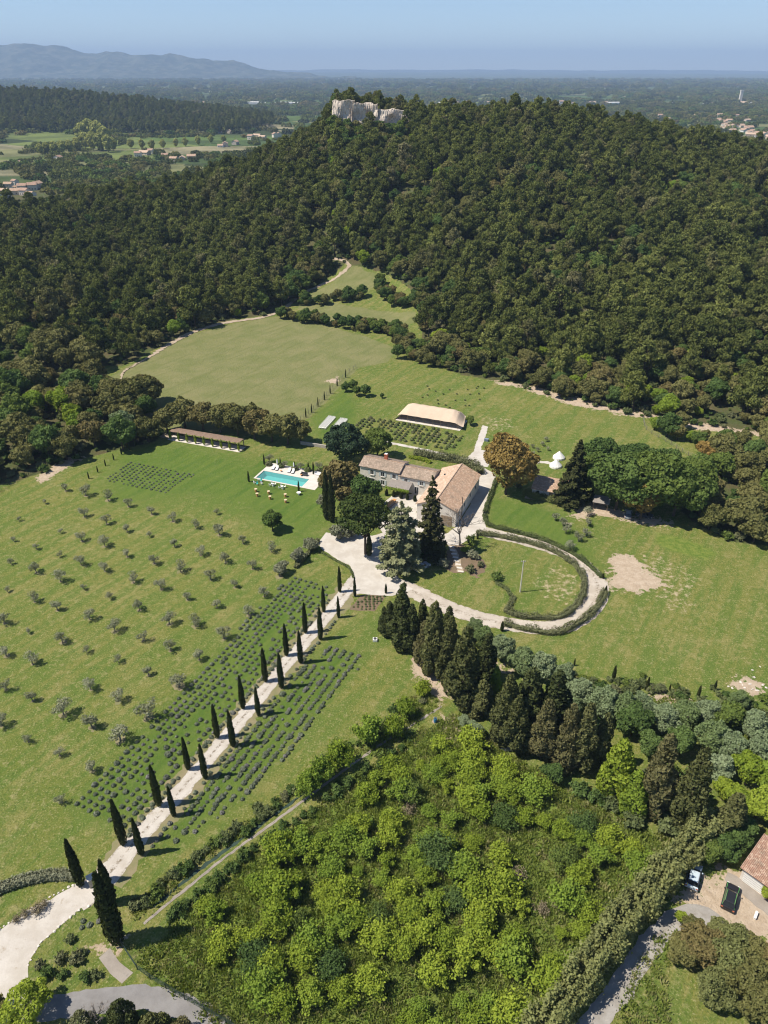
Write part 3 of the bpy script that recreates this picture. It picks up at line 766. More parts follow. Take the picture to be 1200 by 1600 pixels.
def scatter(name, pts, scl, rot, pick, protos, label=None):
    """one uncountable mass: points that each carry one of the plants"""
    pts = np.asarray(pts, float)
    me = bpy.data.meshes.new(name); me.vertices.add(len(pts)); me.vertices.foreach_set('co', pts.astype(np.float32).ravel())
    for n_, ty, d in (('scl', 'FLOAT', scl), ('rot', 'FLOAT', rot), ('pick', 'INT', pick)):
        at_ = me.attributes.new(n_, ty, 'POINT'); at_.data.foreach_set('value', np.asarray(d, np.int32 if ty == 'INT' else np.float32))
    o = bpy.data.objects.new(name, me); COL.objects.link(o); tag(o, label, kind='stuff')
    gt = bpy.data.node_groups.new(name + '_nodes', 'GeometryNodeTree')
    gt.interface.new_socket('Geometry', in_out='INPUT', socket_type='NodeSocketGeometry')
    gt.interface.new_socket('Geometry', in_out='OUTPUT', socket_type='NodeSocketGeometry')
    gi, go = gt.nodes.new('NodeGroupInput'), gt.nodes.new('NodeGroupOutput')
    ip = gt.nodes.new('GeometryNodeInstanceOnPoints'); ip.inputs['Pick Instance'].default_value = True
    jn = gt.nodes.new('GeometryNodeJoinGeometry')
    for pr in protos:
        oi = gt.nodes.new('GeometryNodeObjectInfo'); oi.inputs['Object'].default_value = pr; oi.inputs['As Instance'].default_value = True
        gt.links.new(oi.outputs['Geometry'], jn.inputs[0])
    def na(n_, ty):
        q = gt.nodes.new('GeometryNodeInputNamedAttribute'); q.data_type = ty; q.inputs['Name'].default_value = n_; return q.outputs['Attribute']
    cx = gt.nodes.new('ShaderNodeCombineXYZ'); gt.links.new(na('rot', 'FLOAT'), cx.inputs[2])
    er = gt.nodes.new('FunctionNodeEulerToRotation'); gt.links.new(cx.outputs[0], er.inputs[0])
    gt.links.new(gi.outputs[0], ip.inputs['Points']); gt.links.new(jn.outputs[0], ip.inputs['Instance'])
    gt.links.new(na('pick', 'INT'), ip.inputs['Instance Index']); gt.links.new(er.outputs[0], ip.inputs['Rotation']); gt.links.new(na('scl', 'FLOAT'), ip.inputs['Scale'])
    gt.links.new(ip.outputs[0], go.inputs[0])
    o.modifiers.new('plants', 'NODES').node_group = gt
    return o

# ------------------------------------------------------------------ the wooded hill
def jgrid(x0, x1, y0, y1, step, j=.38, rng=RNG):
    X, Y = np.meshgrid(np.arange(x0, x1, step), np.arange(y0, y1, step)); X = X + (np.arange(X.shape[0]) % 2)[:, None] * step * .5
    X = X + rng.uniform(-j, j, X.shape) * step; Y = Y + rng.uniform(-j, j, Y.shape) * step
    return X.ravel(), Y.ravel()
X, Y = jgrid(-520, 520, 195, 800, 5.4, .48)
Z = hz(X, Y); U, Vv, Dd = proj(X, Y, Z)
ed = np.interp(U, EDGE_U, EDGE_V)
ok = (Vv < ed - 2) & (U > -220) & (U < 1420)
ok &= ~((X < -95) & (Y > 735)) & ~((X >= -95) & (Y > 690))
ok &= poly_sd(X, Y, polyw(DRY_PX)) < -2; ok &= poly_sd(X, Y, polyw(CLEAR1_PX)) < -1; ok &= poly_sd(X, Y, polyw(CLEAR2_PX)) < -1
track = np.array(W([(198, 578), (262, 540), (350, 505), (440, 484), (500, 446), (545, 413)])); ok &= line_d(X, Y, track) > 3.2
CLIFF = [(-40, 560), (-6, 556), (24, 562), (24, 578), (-6, 573), (-40, 577)]
ok &= poly_sd(X, Y, CLIFF) < 0
glade = vnoise(X, Y, 38, 31)
_, vt, _ = proj(X, Y, Z + 12.0)
ok &= ~((X < -95) & (Y > 480) & (vt < np.interp(U, [0, 85, 125, 200, 300, 400], [309, 306, 291, 284, 270, 240])))
ok &= ~((glade > .84) & (RNG.random(len(X)) < .6))
X, Y, Z, U, Vv, Dd, ed, glade = (q[ok] for q in (X, Y, Z, U, Vv, Dd, ed, glade))
fringe = ed - Vv; rr = RNG.random(len(X))
oakp = np.where(U > 575, np.clip(1.05 - fringe / 75, .05, .9), np.clip(.6 - fringe / 70, .06, .6))
oakp = np.where((U < 140) & (Vv > 520), .7, oakp); oakp = np.maximum(oakp, np.where(glade > .66, .6, 0)); oakp = np.where(Y > 500, oakp * .5, oakp); oakp = np.where((abs(X + 14) < 34) & (Y > 500) & (Y < 575), .75, oakp); oakp = np.maximum(oakp, .12)
is_oak = rr < oakp
psc = np.clip(RNG.normal(.92, .25, len(X)), .4, 1.5) * np.where(Y > 560, .82, 1)
osc = np.clip(RNG.normal(.82, .24, len(X)), .35, 1.35)
vis = (U > 0) & (U < 1200)
def split(sel, keep):
    ids = np.where(sel)[0]; v_ids = ids[vis[ids]]
    top = v_ids[np.argsort(Dd[v_ids])[:keep]]
    rest = np.setdiff1d(ids, top); return top, rest
pt, prest = split(~is_oak, 300); ot, orest = split(is_oak, 190)
for i in pt:
    PINE[i % 7].place('pine_tree', 'dark green pine with a bare trunk at the lower edge of the wooded hill', 'pine tree', X[i], Y[i], psc[i], group='pines on the wooded hill', z=Z[i])
for i in ot:
    k = rr[i] * 977 % 1
    if k < .55: OAK[i % 4].place('oak_tree', 'rounded olive-brown oak along the forest edge', 'oak tree', X[i], Y[i], osc[i], group='oaks along the forest edge', z=Z[i])
    elif k < .8: GREEN[i % 3].place('leafy_tree', 'fresh green leafy tree among the oaks of the forest edge', 'tree', X[i], Y[i], osc[i] * .8, group='green trees of the forest edge', z=Z[i])
    else: LIME[i % 2].place('pale_tree', 'pale yellow-green tree among the oaks of the forest edge', 'tree', X[i], Y[i], osc[i] * 1.1, group='pale trees of the forest edge', z=Z[i])
PM = [p.merged() for p in PINE]; OM = [p.merged() for p in OAK] + [p.merged() for p in GREEN[:2]] + [p.merged() for p in LIME[:1]]
SM = [p.merged() for p in SHRUB] + [p.merged() for p in SHRUBG]
scatter('pine_forest', np.stack([X, Y, Z], 1)[prest], psc[prest], RNG.random(len(prest)) * 6.28, RNG.integers(0, 7, len(prest)), PM)
scatter('oak_wood', np.stack([X, Y, Z], 1)[orest], osc[orest], RNG.random(len(orest)) * 6.28, RNG.integers(0, 7, len(orest)), OM)
# undergrowth between the trunks
X2, Y2 = jgrid(-420, 420, 195, 640, 3.9, .5); Z2 = hz(X2, Y2); U2, V2, D2 = proj(X2, Y2, Z2); ed2 = np.interp(U2, EDGE_U, EDGE_V)
ok = (V2 < ed2 + 1) & (U2 > -150) & (U2 < 1350) & (poly_sd(X2, Y2, polyw(DRY_PX)) < -.5) & (line_d(X2, Y2, track) > 2.0) & (poly_sd(X2, Y2, CLIFF) < 0)
inc = (poly_sd(X2, Y2, polyw(CLEAR1_PX)) > -.5) | (poly_sd(X2, Y2, polyw(CLEAR2_PX)) > -.5)
ok &= ~inc & (RNG.random(len(X2)) < .85)
X2, Y2, Z2 = X2[ok], Y2[ok], Z2[ok]
scatter('undergrowth', np.stack([X2, Y2, Z2], 1), np.clip(RNG.normal(.85, .3, len(X2)), .3, 1.8), RNG.random(len(X2)) * 6.28, RNG.integers(0, 5, len(X2)), SM)

# limestone cliff under the crest
mrock, nt, out = mat_new('limestone')
pos = coords(nt); ms = N(nt, 'ShaderNodeMapping'); ms.inputs['Scale'].default_value = (1, 1, .35); nt.links.new(pos, ms.inputs[0])
cc = mixc(nt, ramp(nt, noise(nt, .35, 6, .7, ms.outputs[0]), .35, .65), (.66, .58, .49), (.50, .42, .35))
cc = mixc(nt, ramp(nt, noise(nt, .12, 4, .6, pos), .56, .68), cc, (.48, .33, .24))
cc = mixc(nt, ramp(nt, noise(nt, .8, 5, .7, pos), .60, .72), cc, (.16, .15, .12))
pd = N(nt, 'ShaderNodeBsdfDiffuse'); nt.links.new(cc, pd.inputs[0]); nt.links.new(pd.outputs[0], out.inputs[0])
def rock(name, label, x0, x1, yb, zlo, zhi, seed, nx=60, nz=22):
    xs = np.linspace(x0, x1, nx); V = []
    for k in range(nz):
        q = k / (nz - 1)
        for i, x in enumerate(xs):
            e = min(i, nx - 1 - i) / 6.0; ends = min(1, e * 1.1 + .45)
            blk = (float(vnoise(x, seed, 11, seed)) - .5) * 5 + (float(vnoise(x, q * 26, 5.0, seed + 1)) - .5) * 3.4 + (float(vnoise(x * 3, q * 20, 1.3, seed + 2)) - .5) * 1.0
            top = zhi + ((float(vnoise(x, seed, 9, seed + 4)) - .55) * 4 + (float(vnoise(x, seed, 3, seed + 5)) - .5) * 2.0) * min(1, (zhi - zlo) / 14)
            y = yb - 1.5 + blk + q * 3.2 + (0 if k < nz - 3 else (k - nz + 3) * 2.2)
            z = zlo + (top - zlo) * min(1, q * 1.12) * (ends if q > .2 else 1)
            V.append((x, y, z))
    ix = np.arange(nx * nz).reshape(nz, nx)
    q4 = np.stack([ix[:-1, :-1], ix[:-1, 1:], ix[1:, 1:], ix[1:, :-1]], -1).reshape(-1, 4)
    return tag(link(name, npmesh(name, np.array(V), q4, [mrock])), label, 'rock')
def cliff_at(u0, u1, vtop, vbot, Yd, label, seed):
    a0, b0, c0 = ray(u0, vtop); a1, b1, c1 = ray(u1, vtop); ab, bb_, cb = ray((u0 + u1) / 2, vbot)
    rock('rock_cliff' if u1 - u0 > 40 else 'rock_outcrop', label, float(a0 / b0 * Yd), float(a1 / b1 * Yd), Yd, CAM_H + float(cb / bb_) * Yd - 14, CAM_H + float(c0 / b0) * Yd, seed)
cliff_at(517, 556, 158, 180, 566, 'tall pale limestone cliff at the end of the wooded crest', 41)
cliff_at(549, 592, 164, 181, 566.8, 'pale limestone cliff face adjoining the tall end cliff', 47)
cliff_at(585, 642, 174, 182, 567.5, 'low pale rock ledge beside the tall limestone cliff', 52)
cliff_at(622, 648, 188, 197, 560, 'small white rock shelf below the limestone ledge', 57)
cliff_at(737, 760, 190, 210, 545, 'pinkish rock outcrop showing between the pines below the crest', 63)
cliff_at(828, 848, 218, 230, 520, 'grey white rock outcrop high on the wooded slope', 69)
for k, (u, dv) in enumerate([(524, 0), (536, 2), (550, 0), (563, 4), (576, 2), (592, 0), (607, 2), (622, 4), (640, 0), (655, 3)]):
    a, b, c = (float(q) for q in ray(u, 150 + dv)); yd = 582 + 5 * math.sin(k * 3)
    PINE[k % 7].place('pine_tree', 'dark pine standing on the crest above the limestone cliff', 'pine tree', a / b * yd, yd, .85 + .1 * (k % 3), group='pines above the limestone cliff')

for k, u in enumerate(range(514, 652, 7)):
    a, b, c = (float(q) for q in ray(u, 190)); yd = 557 + 3 * math.sin(k * 2.3)
    (GREEN if k % 3 else OAK)[k % 3].place('cliff_foot_tree', 'bushy green tree at the foot of the limestone cliff', 'tree', a / b * yd, yd, .75 + .45 * math.sin(k * 5) ** 2, group='trees at the foot of the cliff')

# ------------------------------------------------------------------ plain behind the hill
CL = []
for i in range(4):
    r = np.random.default_rng(900 + i)
    L = [(r.uniform(-9, 9), r.uniform(-7, 7), r.uniform(2, 5), r.uniform(3, 5.5), r.uniform(3, 5), r.uniform(3, 6)) for _ in range(9)]
    P_, N_ = lobe_pts(L, 420, .5, r, .9, 1.05, .7, .9); V_, Q_, t_ = cards(P_, N_, 1.0, 1.2, r)
    CL.append(Proto('copse_%d' % i).add('crown', V_, Q_, [M['pine'], M['green'], M['oak'], M['cyp']][i], t_).merged())
X, Y = [], []
for y0, y1, st in ((760, 1600, 17), (1600, 3200, 34), (3200, 6000, 64), (6000, 11000, 120)):
    hw = .53 * y1 + 60
    a, b = jgrid(-hw, hw, y0, y1, st, .5); X.append(a); Y.append(b)
X, Y = np.concatenate(X), np.concatenate(Y); Z = hz(X, Y)
stp = np.interp(Y, [760, 1600, 1601, 3200, 3201, 6000, 6001, 11000], [1, 1, 1.5, 1.7, 2.4, 2.8, 4.2, 4.5])
U, Vv, Dd = proj(X, Y, Z)
FIELDS = [[(10, 212), (100, 209), (140, 212), (135, 222), (60, 226), (15, 230)], [(190, 218), (330, 214), (400, 215), (400, 224), (300, 232), (200, 228)], [(255, 258), (330, 252), (345, 262), (270, 270)]]
HAM = [[(-10, 318), (70, 312), (75, 284), (-10, 288)], [(205, 252), (300, 256), (300, 240), (205, 236)], [(330, 232), (430, 222), (440, 205), (330, 212)], [(1110, 232), (1230, 232), (1230, 190), (1110, 190)]]
def upoly(poly): return poly_sd(U, Vv, poly) > 0
dens = vnoise(X, Y, 260, 11) * .55 + vnoise(X, Y, 90, 12) * .45
lines = (abs(((X * .9 + Y * .43) / 150) % 1 - .5) < .07) | (abs(((Y * .9 - X * .43) / 210) % 1 - .5) < .06)
ok = (dens > .44) | (lines & (dens > .28)); ok &= (U > -120) & (U < 1320)
for f in FIELDS: ok &= ~upoly(f)
for f in HAM: ok &= ~(upoly(f) & (RNG.random(len(X)) < .72))
ridgem = (Y > 1650) & (Y < 2450) & (Z > -8); ok |= ridgem & (U > -120)
far_pick = np.where(ridgem, 0, np.where(lines, 3, RNG.choice(4, len(X), p=[.38, .27, .2, .15])))
X, Y, Z, stp, far_pick, ridgem = (q[ok] for q in (X, Y, Z, stp, far_pick, ridgem))
scatter('far_woods', np.stack([X, Y, Z - .3], 1), stp * RNG.uniform(.55, 1.05, len(X)) * .75, RNG.random(len(X)) * 6.28, far_pick, CL)
# dense wood of the left ridge
X, Y = jgrid(-1500, -150, 1650, 2450, 13, .5); Z = hz(X, Y); U, Vv, Dd = proj(X, Y, Z)
ok = (Z > -14) & (U > -120) & (U < 480) & (hz(X, Y) > -19.0 + 8); X, Y, Z = X[ok], Y[ok], Z[ok]
scatter('ridge_wood', np.stack([X, Y, Z], 1), RNG.uniform(1.0, 1.7, len(X)), RNG.random(len(X)) * 6.28, RNG.integers(0, 7, len(X)), PM)
# pale poplar grove in the valley
POP = [p_broad(360 + i, foliage('poplar_leaves_%d' % i, (.27, .29, .09), (.46, .46, .16), None, .35), 16, 6.5, 1500, .75, 12, .05) for i in range(2)]
gr = [(122, 236, .8), (134, 233, 1.0), (146, 235, 1.1), (158, 236, 1.05), (170, 238, .95), (130, 224, 1.3), (142, 222, 1.5), (155, 224, 1.45), (166, 228, 1.2), (74, 240, .65), (86, 240, .7), (98, 240, .75), (110, 239, .75), (64, 241, .6), (178, 236, .8), (205, 232, .6), (222, 233, .6), (238, 234, .6), (255, 232, .55), (275, 230, .55), (290, 229, .55), (310, 227, .6), (330, 224, .55), (350, 223, .5)]
for k, (u, v, s) in enumerate(gr):
    x, y = g(u, v); POP[k % 2].place('poplar_tree', 'pale yellow-green poplar in the valley grove beyond the forest', 'poplar', x, y, s * 1.6, group='poplars of the valley grove')

# ------------------------------------------------------------------ estate planting
def tall(proto, name, label, cat, u, v, top_v, Hp, group=None, wf=1.0, rz=None):
    """plant whose foot shows at (u, v) and whose tip reaches the height of top_v"""
    x, y = G(u, v); h = height_px(x, y, top_v, float(hz(x, y)))
    return proto.place(name, label, cat, x, y, h / Hp * wf, rz, group, zs=h / Hp)

AV_L = [(193.6, 1319, 1250), (249, 1259, 1196), (294.5, 1202, 1152), (340, 1153, 1101), (380, 1107, 1056), (415, 1065, 1013), (448, 1024.5, 975), (477.5, 989, 942), (506, 956, 916), (531, 925, 885)]
AV_R = [(221.5, 1335, 1279), (272, 1275, 1229), (321, 1216, 1163), (364.5, 1166, 1111), (404, 1118, 1074), (440, 1075, 1021), (470, 1036, 986), (501, 999, 949), (529, 965, 932), (554.5, 932, 902)]
for k, (u, v, t) in enumerate(AV_L + AV_R):
    side = 'olive meadow' if k < 10 else 'weedy lavender strip'
    tall(CYP[k % 3], 'cypress_tree', 'slim dark cypress lining the white drive on the side of the ' + side, 'cypress', u, v, t, 8.0, 'cypresses of the avenue, ' + side + ' side', 1.0)
tall(CYP[0], 'cypress_tree', 'slim dark cypress at the end of the curved clipped hedge by the gate', 'cypress', 127, 1383, 1312, 8, wf=1.05)
tall(CYP[1], 'cypress_tree', 'thick dark cypress by the gate, partly behind a larger one', 'cypress', 176, 1411, 1344, 8, wf=1.15)
tall(CYP[2], 'cypress_tree', 'largest thick cypress of the gate, casting a wide shadow over the orchard grass', 'cypress', 184, 1472, 1364, 8, wf=1.2)
tall(CYP[0], 'cypress_tree', 'very small cypress at the corner of the square planted bed', 'cypress', 603, 927, 912, 8, wf=1.6)
for u, v, t, l in [(511, 812, 735, 'tall twin cypress beside the pool terrace, nearer the lawn'), (519, 816, 741, 'tall twin cypress beside the pool terrace, nearer the house'), (583, 800, 757, 'slender cypress standing before the farmhouse front wall'), (389, 753, 736, 'small dark cypress at the shallow corner of the lawn by the pool head'), (467, 768, 751, 'small dark cypress on the lawn before the pool edge'),
                   (413, 726, 710, 'dark cypress behind the sun loungers at the pool head'), (490, 741, 722, 'dark cypress behind the pool terrace sofa')]:
    tall(CYP[1], 'cypress_tree', l, 'cypress', u, v, t, 8, wf=1.0 if t < 760 and v > 790 else 1.25)
for u, v, t in [(438, 724, 715), (460, 728, 720), (482, 735, 722)]:
    tall(CYP[2], 'cypress_tree', 'tiny cypress behind the pool terrace loungers', 'cypress', u, v, t, 8, 'tiny cypresses behind the pool', 1.5)
for u, v, t in [(139, 748, 737), (153, 738, 728), (165, 728, 718), (178, 719, 709), (190, 710, 698), (202, 703, 692), (212, 697, 687)]:
    tall(CYP[0], 'cypress_tree', 'young cypress in the row running to the pergola', 'cypress', u, v, t, 8, 'young cypresses in the row to the pergola', 1.4)
for u, v, t in [(119, 717, 705), (125, 716, 705)]:
    tall(CYP[1], 'cypress_tree', 'one of two dark cypresses together by the dry bank', 'cypress', u, v, t, 8, 'two cypresses by the dry bank', 1.8)
for k, (u, v) in enumerate([(478, 652), (487, 645), (497, 635), (507, 625), (516, 615), (527, 603), (540, 590)]):
    x, y = G(u, v); CYP[k % 3].place('cypress_tree', 'small cypress along the wire fence of the dry field', 'cypress', x, y, .42, group='small cypresses along the dry field fence')
for k, (u, v, t) in enumerate([(958, 1062, 1040), (1010, 1078, 1058), (1090, 1090, 1071), (1116, 1078, 1063), (897, 1040, 1029), (1046, 1078, 1068)]):
    tall(CYP[k % 3], 'cypress_tree', 'small leaning cypress in the rough shrub strip below the meadow', 'cypress', u, v, t, 8, 'small cypresses in the shrub strip', 1.5)
for u, v, t in [(784, 986, 971), (942, 904, 895), (946, 926, 915), (746, 842, 832)]:
    tall(CYP[1], 'cypress_tree', 'short clipped cypress at the end of a hedge beside the loop road', 'cypress', u, v, t, 8, 'short cypresses at the hedge ends', 2.2)

OLV = [(103, 767), (134, 775), (169, 782), (201, 792), (71, 787), (30, 814), (132, 808), (167, 819), (199, 831), (95, 833), (128, 846), (164, 854), (22, 846), (57, 858), (94, 870), (127, 883), (199, 870), (18, 882), (57, 895), (164, 893),
       (237, 804), (270, 815), (306, 826), (339, 804), (343, 836), (380, 849), (424, 862), (234, 839), (273, 854), (314, 868), (353, 879), (395, 889), (437, 901), (241, 881), (282, 893), (329, 906), (367, 918), (413, 932), (208, 910), (252, 921), (293, 937), (339, 949), (218, 953),
       (95, 909), (12, 925), (131, 921), (54, 941), (172, 936), (90, 954), (140, 968), (8, 974), (180, 986), (45, 990), (98, 1004), (224, 1001), (136, 1020), (10, 1025), (267, 1017), (51, 1038), (185, 1035), (232, 1055), (280, 1073), (10, 1078), (142, 1078), (51, 1096), (185, 1096), (232, 1120), (100, 1117), (144, 1138), (188, 1157), (45, 1159), (94, 1181), (145, 1205), (2, 1135), (96, 1254), (350, 998), (312, 1031), (389, 962), (305, 979), (265, 975)]
SMALL = {(71, 787), (30, 814), (22, 846), (131, 921), (339, 804), (45, 990), (57, 858), (94, 870), (95, 833), (45, 1159), (94, 1181), (96, 1254), (136, 1020), (18, 882), (234, 839), (172, 936), (185, 1035), (12, 925)}
BIG = {(280, 1073), (232, 1120), (144, 1138), (100, 1117), (188, 1157), (437, 901), (343, 836), (134, 775)}
soilm = M['track']
for k, (u, v) in enumerate(OLV):
    x, y = at(u, v); s = .5 if (u, v) in SMALL else 1.12 if (u, v) in BIG else .82
    s *= RNG.uniform(.88, 1.12)
    if (u, v) in BIG: l, gr_ = 'large spreading grey olive tree in the meadow', 'large olive trees in the meadow'
    elif (u, v) in SMALL: l, gr_ = 'tiny young olive tree in the meadow', 'tiny young olive trees in the meadow'
    else: l, gr_ = 'medium grey-leaved olive tree in the meadow', 'medium olive trees in the meadow'
    o = OLIVE[k % 4].place('olive_tree', l, 'olive tree', x, y, s, group=gr_)
    n = 14; rad = RNG.uniform(.45, .95) * s
    b = B(); b.add([(rad * (1 + .25 * RNG.normal()) * math.cos(6.283 * i / n), rad * (1 + .25 * RNG.normal()) * math.sin(6.283 * i / n), .012) for i in range(n)], [tuple(range(n))])
    link('bare_soil', b.mesh('bare_soil', M['verge']), o)

# lavender: rows follow the drive
dA, dB = np.array(at(193.6, 1319)), np.array(at(531, 925)); dv = (dB - dA) / np.linalg.norm(dB - dA); dn = np.array([-dv[1], dv[0]])
def bed(poly_px, pitch_row, pitch, seed, gaps, jit=.16, axis=None, size=(1.0, .16)):
    r = np.random.default_rng(seed); poly = W(poly_px); ax = dv if axis is None else axis; an = np.array([-ax[1], ax[0]])
    P = np.array(poly); s0, s1 = (P @ ax).min(), (P @ ax).max(); n0, n1 = (P @ an).min(), (P @ an).max(); out_ = []
    for i, nn in enumerate(np.arange(n0, n1, pitch_row)):
        for ss in np.arange(s0, s1, pitch):
            q = ax * (ss + r.normal(0, jit)) + an * (nn + r.normal(0, jit * .7))
            if r.random() > gaps(q): continue
            out_.append((q[0], q[1], max(.35, r.normal(*size))))
    out_ = np.array(out_); return out_[poly_sd(out_[:, 0], out_[:, 1], poly) > 0]
keepall = lambda q: .96
def patchy(q): return .5 + .75 * float(vnoise(q[0], q[1], 6, 77))
LAVL = [(112, 1262), (160, 1212), (203, 1164), (300, 1062), (390, 966), (456, 900), (500, 910), (524, 925), (455, 1015), (380, 1108), (300, 1200), (230, 1280), (200, 1305), (160, 1290)]
LAVR = [(511, 1005), (566, 1024), (560, 1045), (500, 1115), (440, 1190), (380, 1250), (330, 1288), (283, 1315), (235, 1325), (262, 1290), (330, 1215), (400, 1132), (470, 1048)]
def left_gap(q):
    d = abs((q - dA) @ dn); return .97 if d > 7.5 else .45 + .45 * float(vnoise(q[0], q[1], 5, 5))
pl = bed(LAVL, 1.36, 1.26, 1, left_gap, .08, None, (1.0, .16)); pr = bed(LAVR, 1.6, .86, 2, patchy, .09, None, (1.02, .22))
# single rows hugging the drive
rows = []
for nn in (2.15, -2.15):
    for ss in np.arange(1.5, 61, 1.05):
        if RNG.random() < .8:
            q = (dA + dB) / 2 - dv * np.linalg.norm(dB - dA) / 2 + dv * ss + dn * (nn + RNG.normal(0, .12)) - dn * 1.85
            rows.append((q[0], q[1], max(.5, RNG.normal(.95, .15))))
lav = np.concatenate([pl, pr, np.array(rows)])
cy_xy = np.array([at(u, v) for u, v, t in AV_L + AV_R]); lav = lav[((lav[:, None, :2] - cy_xy[None]) ** 2).sum(2).min(1) > .8]
sq = bed([(199, 721), (303, 742), (260, 774), (163, 750)], 1.15, 1.55, 3, lambda q: .93, .06, np.array([math.cos(-.36), math.sin(-.36)]), (.78, .12))
_, _, dl = proj(lav[:, 0], lav[:, 1], 0); o_ = np.argsort(dl)
for k in o_[:300]:
    x, y, s = lav[k]; sd = (np.array([x, y]) - (dA + dB) / 2 + dn * 1.85) @ dn > 0
    LAV[k % 3].place('lavender_bush', 'grey-green lavender mound in the rows beside the drive, ' + ('olive meadow side' if sd else 'weedy strip side'), 'lavender', x, y, s, group='lavender mounds ' + ('on the olive meadow side' if sd else 'on the weedy strip side'))
rest = np.concatenate([lav[o_[300:]], sq]); LM = [p.merged() for p in LAV]
scatter('lavender_rows', np.column_stack([rest[:, :2], np.zeros(len(rest))]), rest[:, 2], RNG.random(len(rest)) * 6.28, RNG.integers(0, 3, len(rest)), LM)
EX, EY = np.array([math.cos(math.radians(-22.5)), math.sin(math.radians(-22.5))]), np.array([-math.sin(math.radians(-22.5)), math.cos(math.radians(-22.5))])
tf = bed([(552, 663), (566, 652), (618, 660), (725, 679), (704, 707), (640, 694), (600, 684), (560, 672)], 1.75, 1.7, 4, lambda q: .86, .08, EX, (.88, .14))
for k, (x, y, s) in enumerate(tf):
    BOX[k % 2].place('round_shrub', 'small dark rounded shrub planted in rows before the beige tent', 'shrub', x, y, s, group='rounded shrubs in rows before the tent')
sb = bed([(547, 951), (567, 931), (602, 931), (585, 953)], .85, .85, 5, lambda q: .9, .06, np.array([1.0, 0.05]), (.42, .05))
for k, (x, y, s) in enumerate(sb):
    BOX[k % 2].place('bedding_plant', 'tiny green plant in the square brown bed by the forecourt', 'plant', x, y, s, group='plants in the square brown bed')

# old cypress screen
OC = [(600, 990, 946, 'g', 1.1), (609, 993, 937, 'g', 1.2), (628, 1008, 907, 'g', 1.1), (643, 1017, 940, 'g', 1.0), (659, 992, 934, 'g', 1.0), (676, 1050, 936, 'o', 1.0), (700, 1002, 944, 'g', 1.1), (700, 1062, 960, 'o', 1.0), (722, 1102, 975, 'o', 1.15), (757, 1062, 986, 'g', 1.15),
      (752, 1116, 1062, 'o', 1.9), (786, 1162, 1050, 'o', 1.05), (820, 1152, 1037, 'g', 1.2), (858, 1158, 1042, 'g', 1.2), (802, 1172, 1085, 'o', 1.3), (845, 1182, 1090, 'o', 1.2), (880, 1198, 1096, 'o', 1.0), (905, 1203, 1094, 'o', .95), (934, 1198, 1113, 'o', 1.0), (1016, 1268, 1143, 'o', 1.0), (1067, 1288, 1164, 'o', 1.0), (1133, 1306, 1238, 'o', 1.5), (830, 1118, 1052, 'g', 1.3), (662, 1035, 968, 'o', 1.2)]
for k, (u, v, t, c, w) in enumerate(OC):
    if c == 'o': tall(OLDC[k % 4], 'old_cypress_tree', 'broad brownish old cypress in the tall screen below the loop road', 'cypress', u, v, t, 14.0, 'old cypresses of the tall screen', w)
    else: tall(OLDG[k % 2], 'screen_cypress_tree', 'dark green pointed cypress in the tall screen below the loop road', 'cypress', u, v, t, 11.0, 'dark pointed cypresses of the tall screen', w * 1.15)
IVY = p_oldcyp(450, M['lime'], 9.0, 1.9, 4200, .14)
tall(IVY, 'ivy_tree', 'yellow-green ivy-covered tree in front of the brown cypress screen', 'tree', 959, 1238, 1155, 9.0)
tall(IVY, 'ivy_tree', 'narrow bright green tree between two dark cypresses of the screen', 'tree', 772, 1096, 1040, 9.0, wf=.7)
tall(IVY, 'ivy_tree', 'low bright green tree at the foot of the last cypresses', 'tree', 985, 1262, 1205, 9.0, wf=1.3)
SV = [(752, 1012, .8), (782, 1030, .9), (742, 990, .6), (815, 1052, 1.0), (845, 1060, .95), (878, 1070, .8), (905, 1098, .9), (938, 1120, 1.05), (968, 1128, 1.0), (985, 1150, 1.0), (1000, 1118, .8), (1035, 1140, .9), (1070, 1138, .9), (1100, 1130, .85), (1135, 1140, .9), (1172, 1148, .9), (1105, 1170, 1.0), (1060, 1178, .85), (1140, 1188, .95), (1185, 1190, 1.0), (1010, 1180, .8), (1112, 1218, .9), (890, 1120, .7), (920, 1150, .7), (740, 1150, .55), (725, 1135, .4), (862, 1222, .6), (1150, 1105, .6)]
for k, (u, v, s) in enumerate(SV):
    x, y = at(u, v)
    if k in (9, 14, 17, 20, 23, 26): GREEN[k % 3].place('leafy_tree', 'green leafy tree among the silver trees of the lower wood', 'tree', x, y, s * .7, group='green trees of the lower wood')
    else: SILVER[k % 3].place('silver_tree', 'silvery grey-green tree in the lower wood behind the cypress screen', 'tree', x, y, s * .85, group='silver trees of the lower wood')
for k, (u, v, s) in enumerate([(1165, 1225, 1.0), (1195, 1240, 1.0), (1150, 1270, .8), (1180, 1275, 1.0), (1130, 1250, .7), (1205, 1290, .8)]):
    x, y = at(u, v); LIME[k % 2].place('bright_tree', 'bright yellow-green tree above the small tiled house', 'tree', x, y, s, group='bright trees above the tiled house')
for k, (u, v, s) in enumerate([(905, 1238, .9), (930, 1250, .8), (988, 1288, 1.0), (1003, 1262, .9), (1042, 1296, 1.1), (1030, 1280, .9), (1095, 1302, 1.0), (1105, 1290, .9), (975, 1225, 1.0), (1000, 1222, 1.0), (1045, 1210, 1.0), (1075, 1225, 1.0), (870, 1205, .8), (955, 1262, .8), (1090, 1240, 1.1)]):
    x, y = at(u, v); (SHRUBG + SHRUB)[k % 5].place('screen_shrub', 'green shrub filling the gaps at the foot of the cypress screen', 'shrub', x, y, s * 1.2, group='shrubs at the foot of the screen')
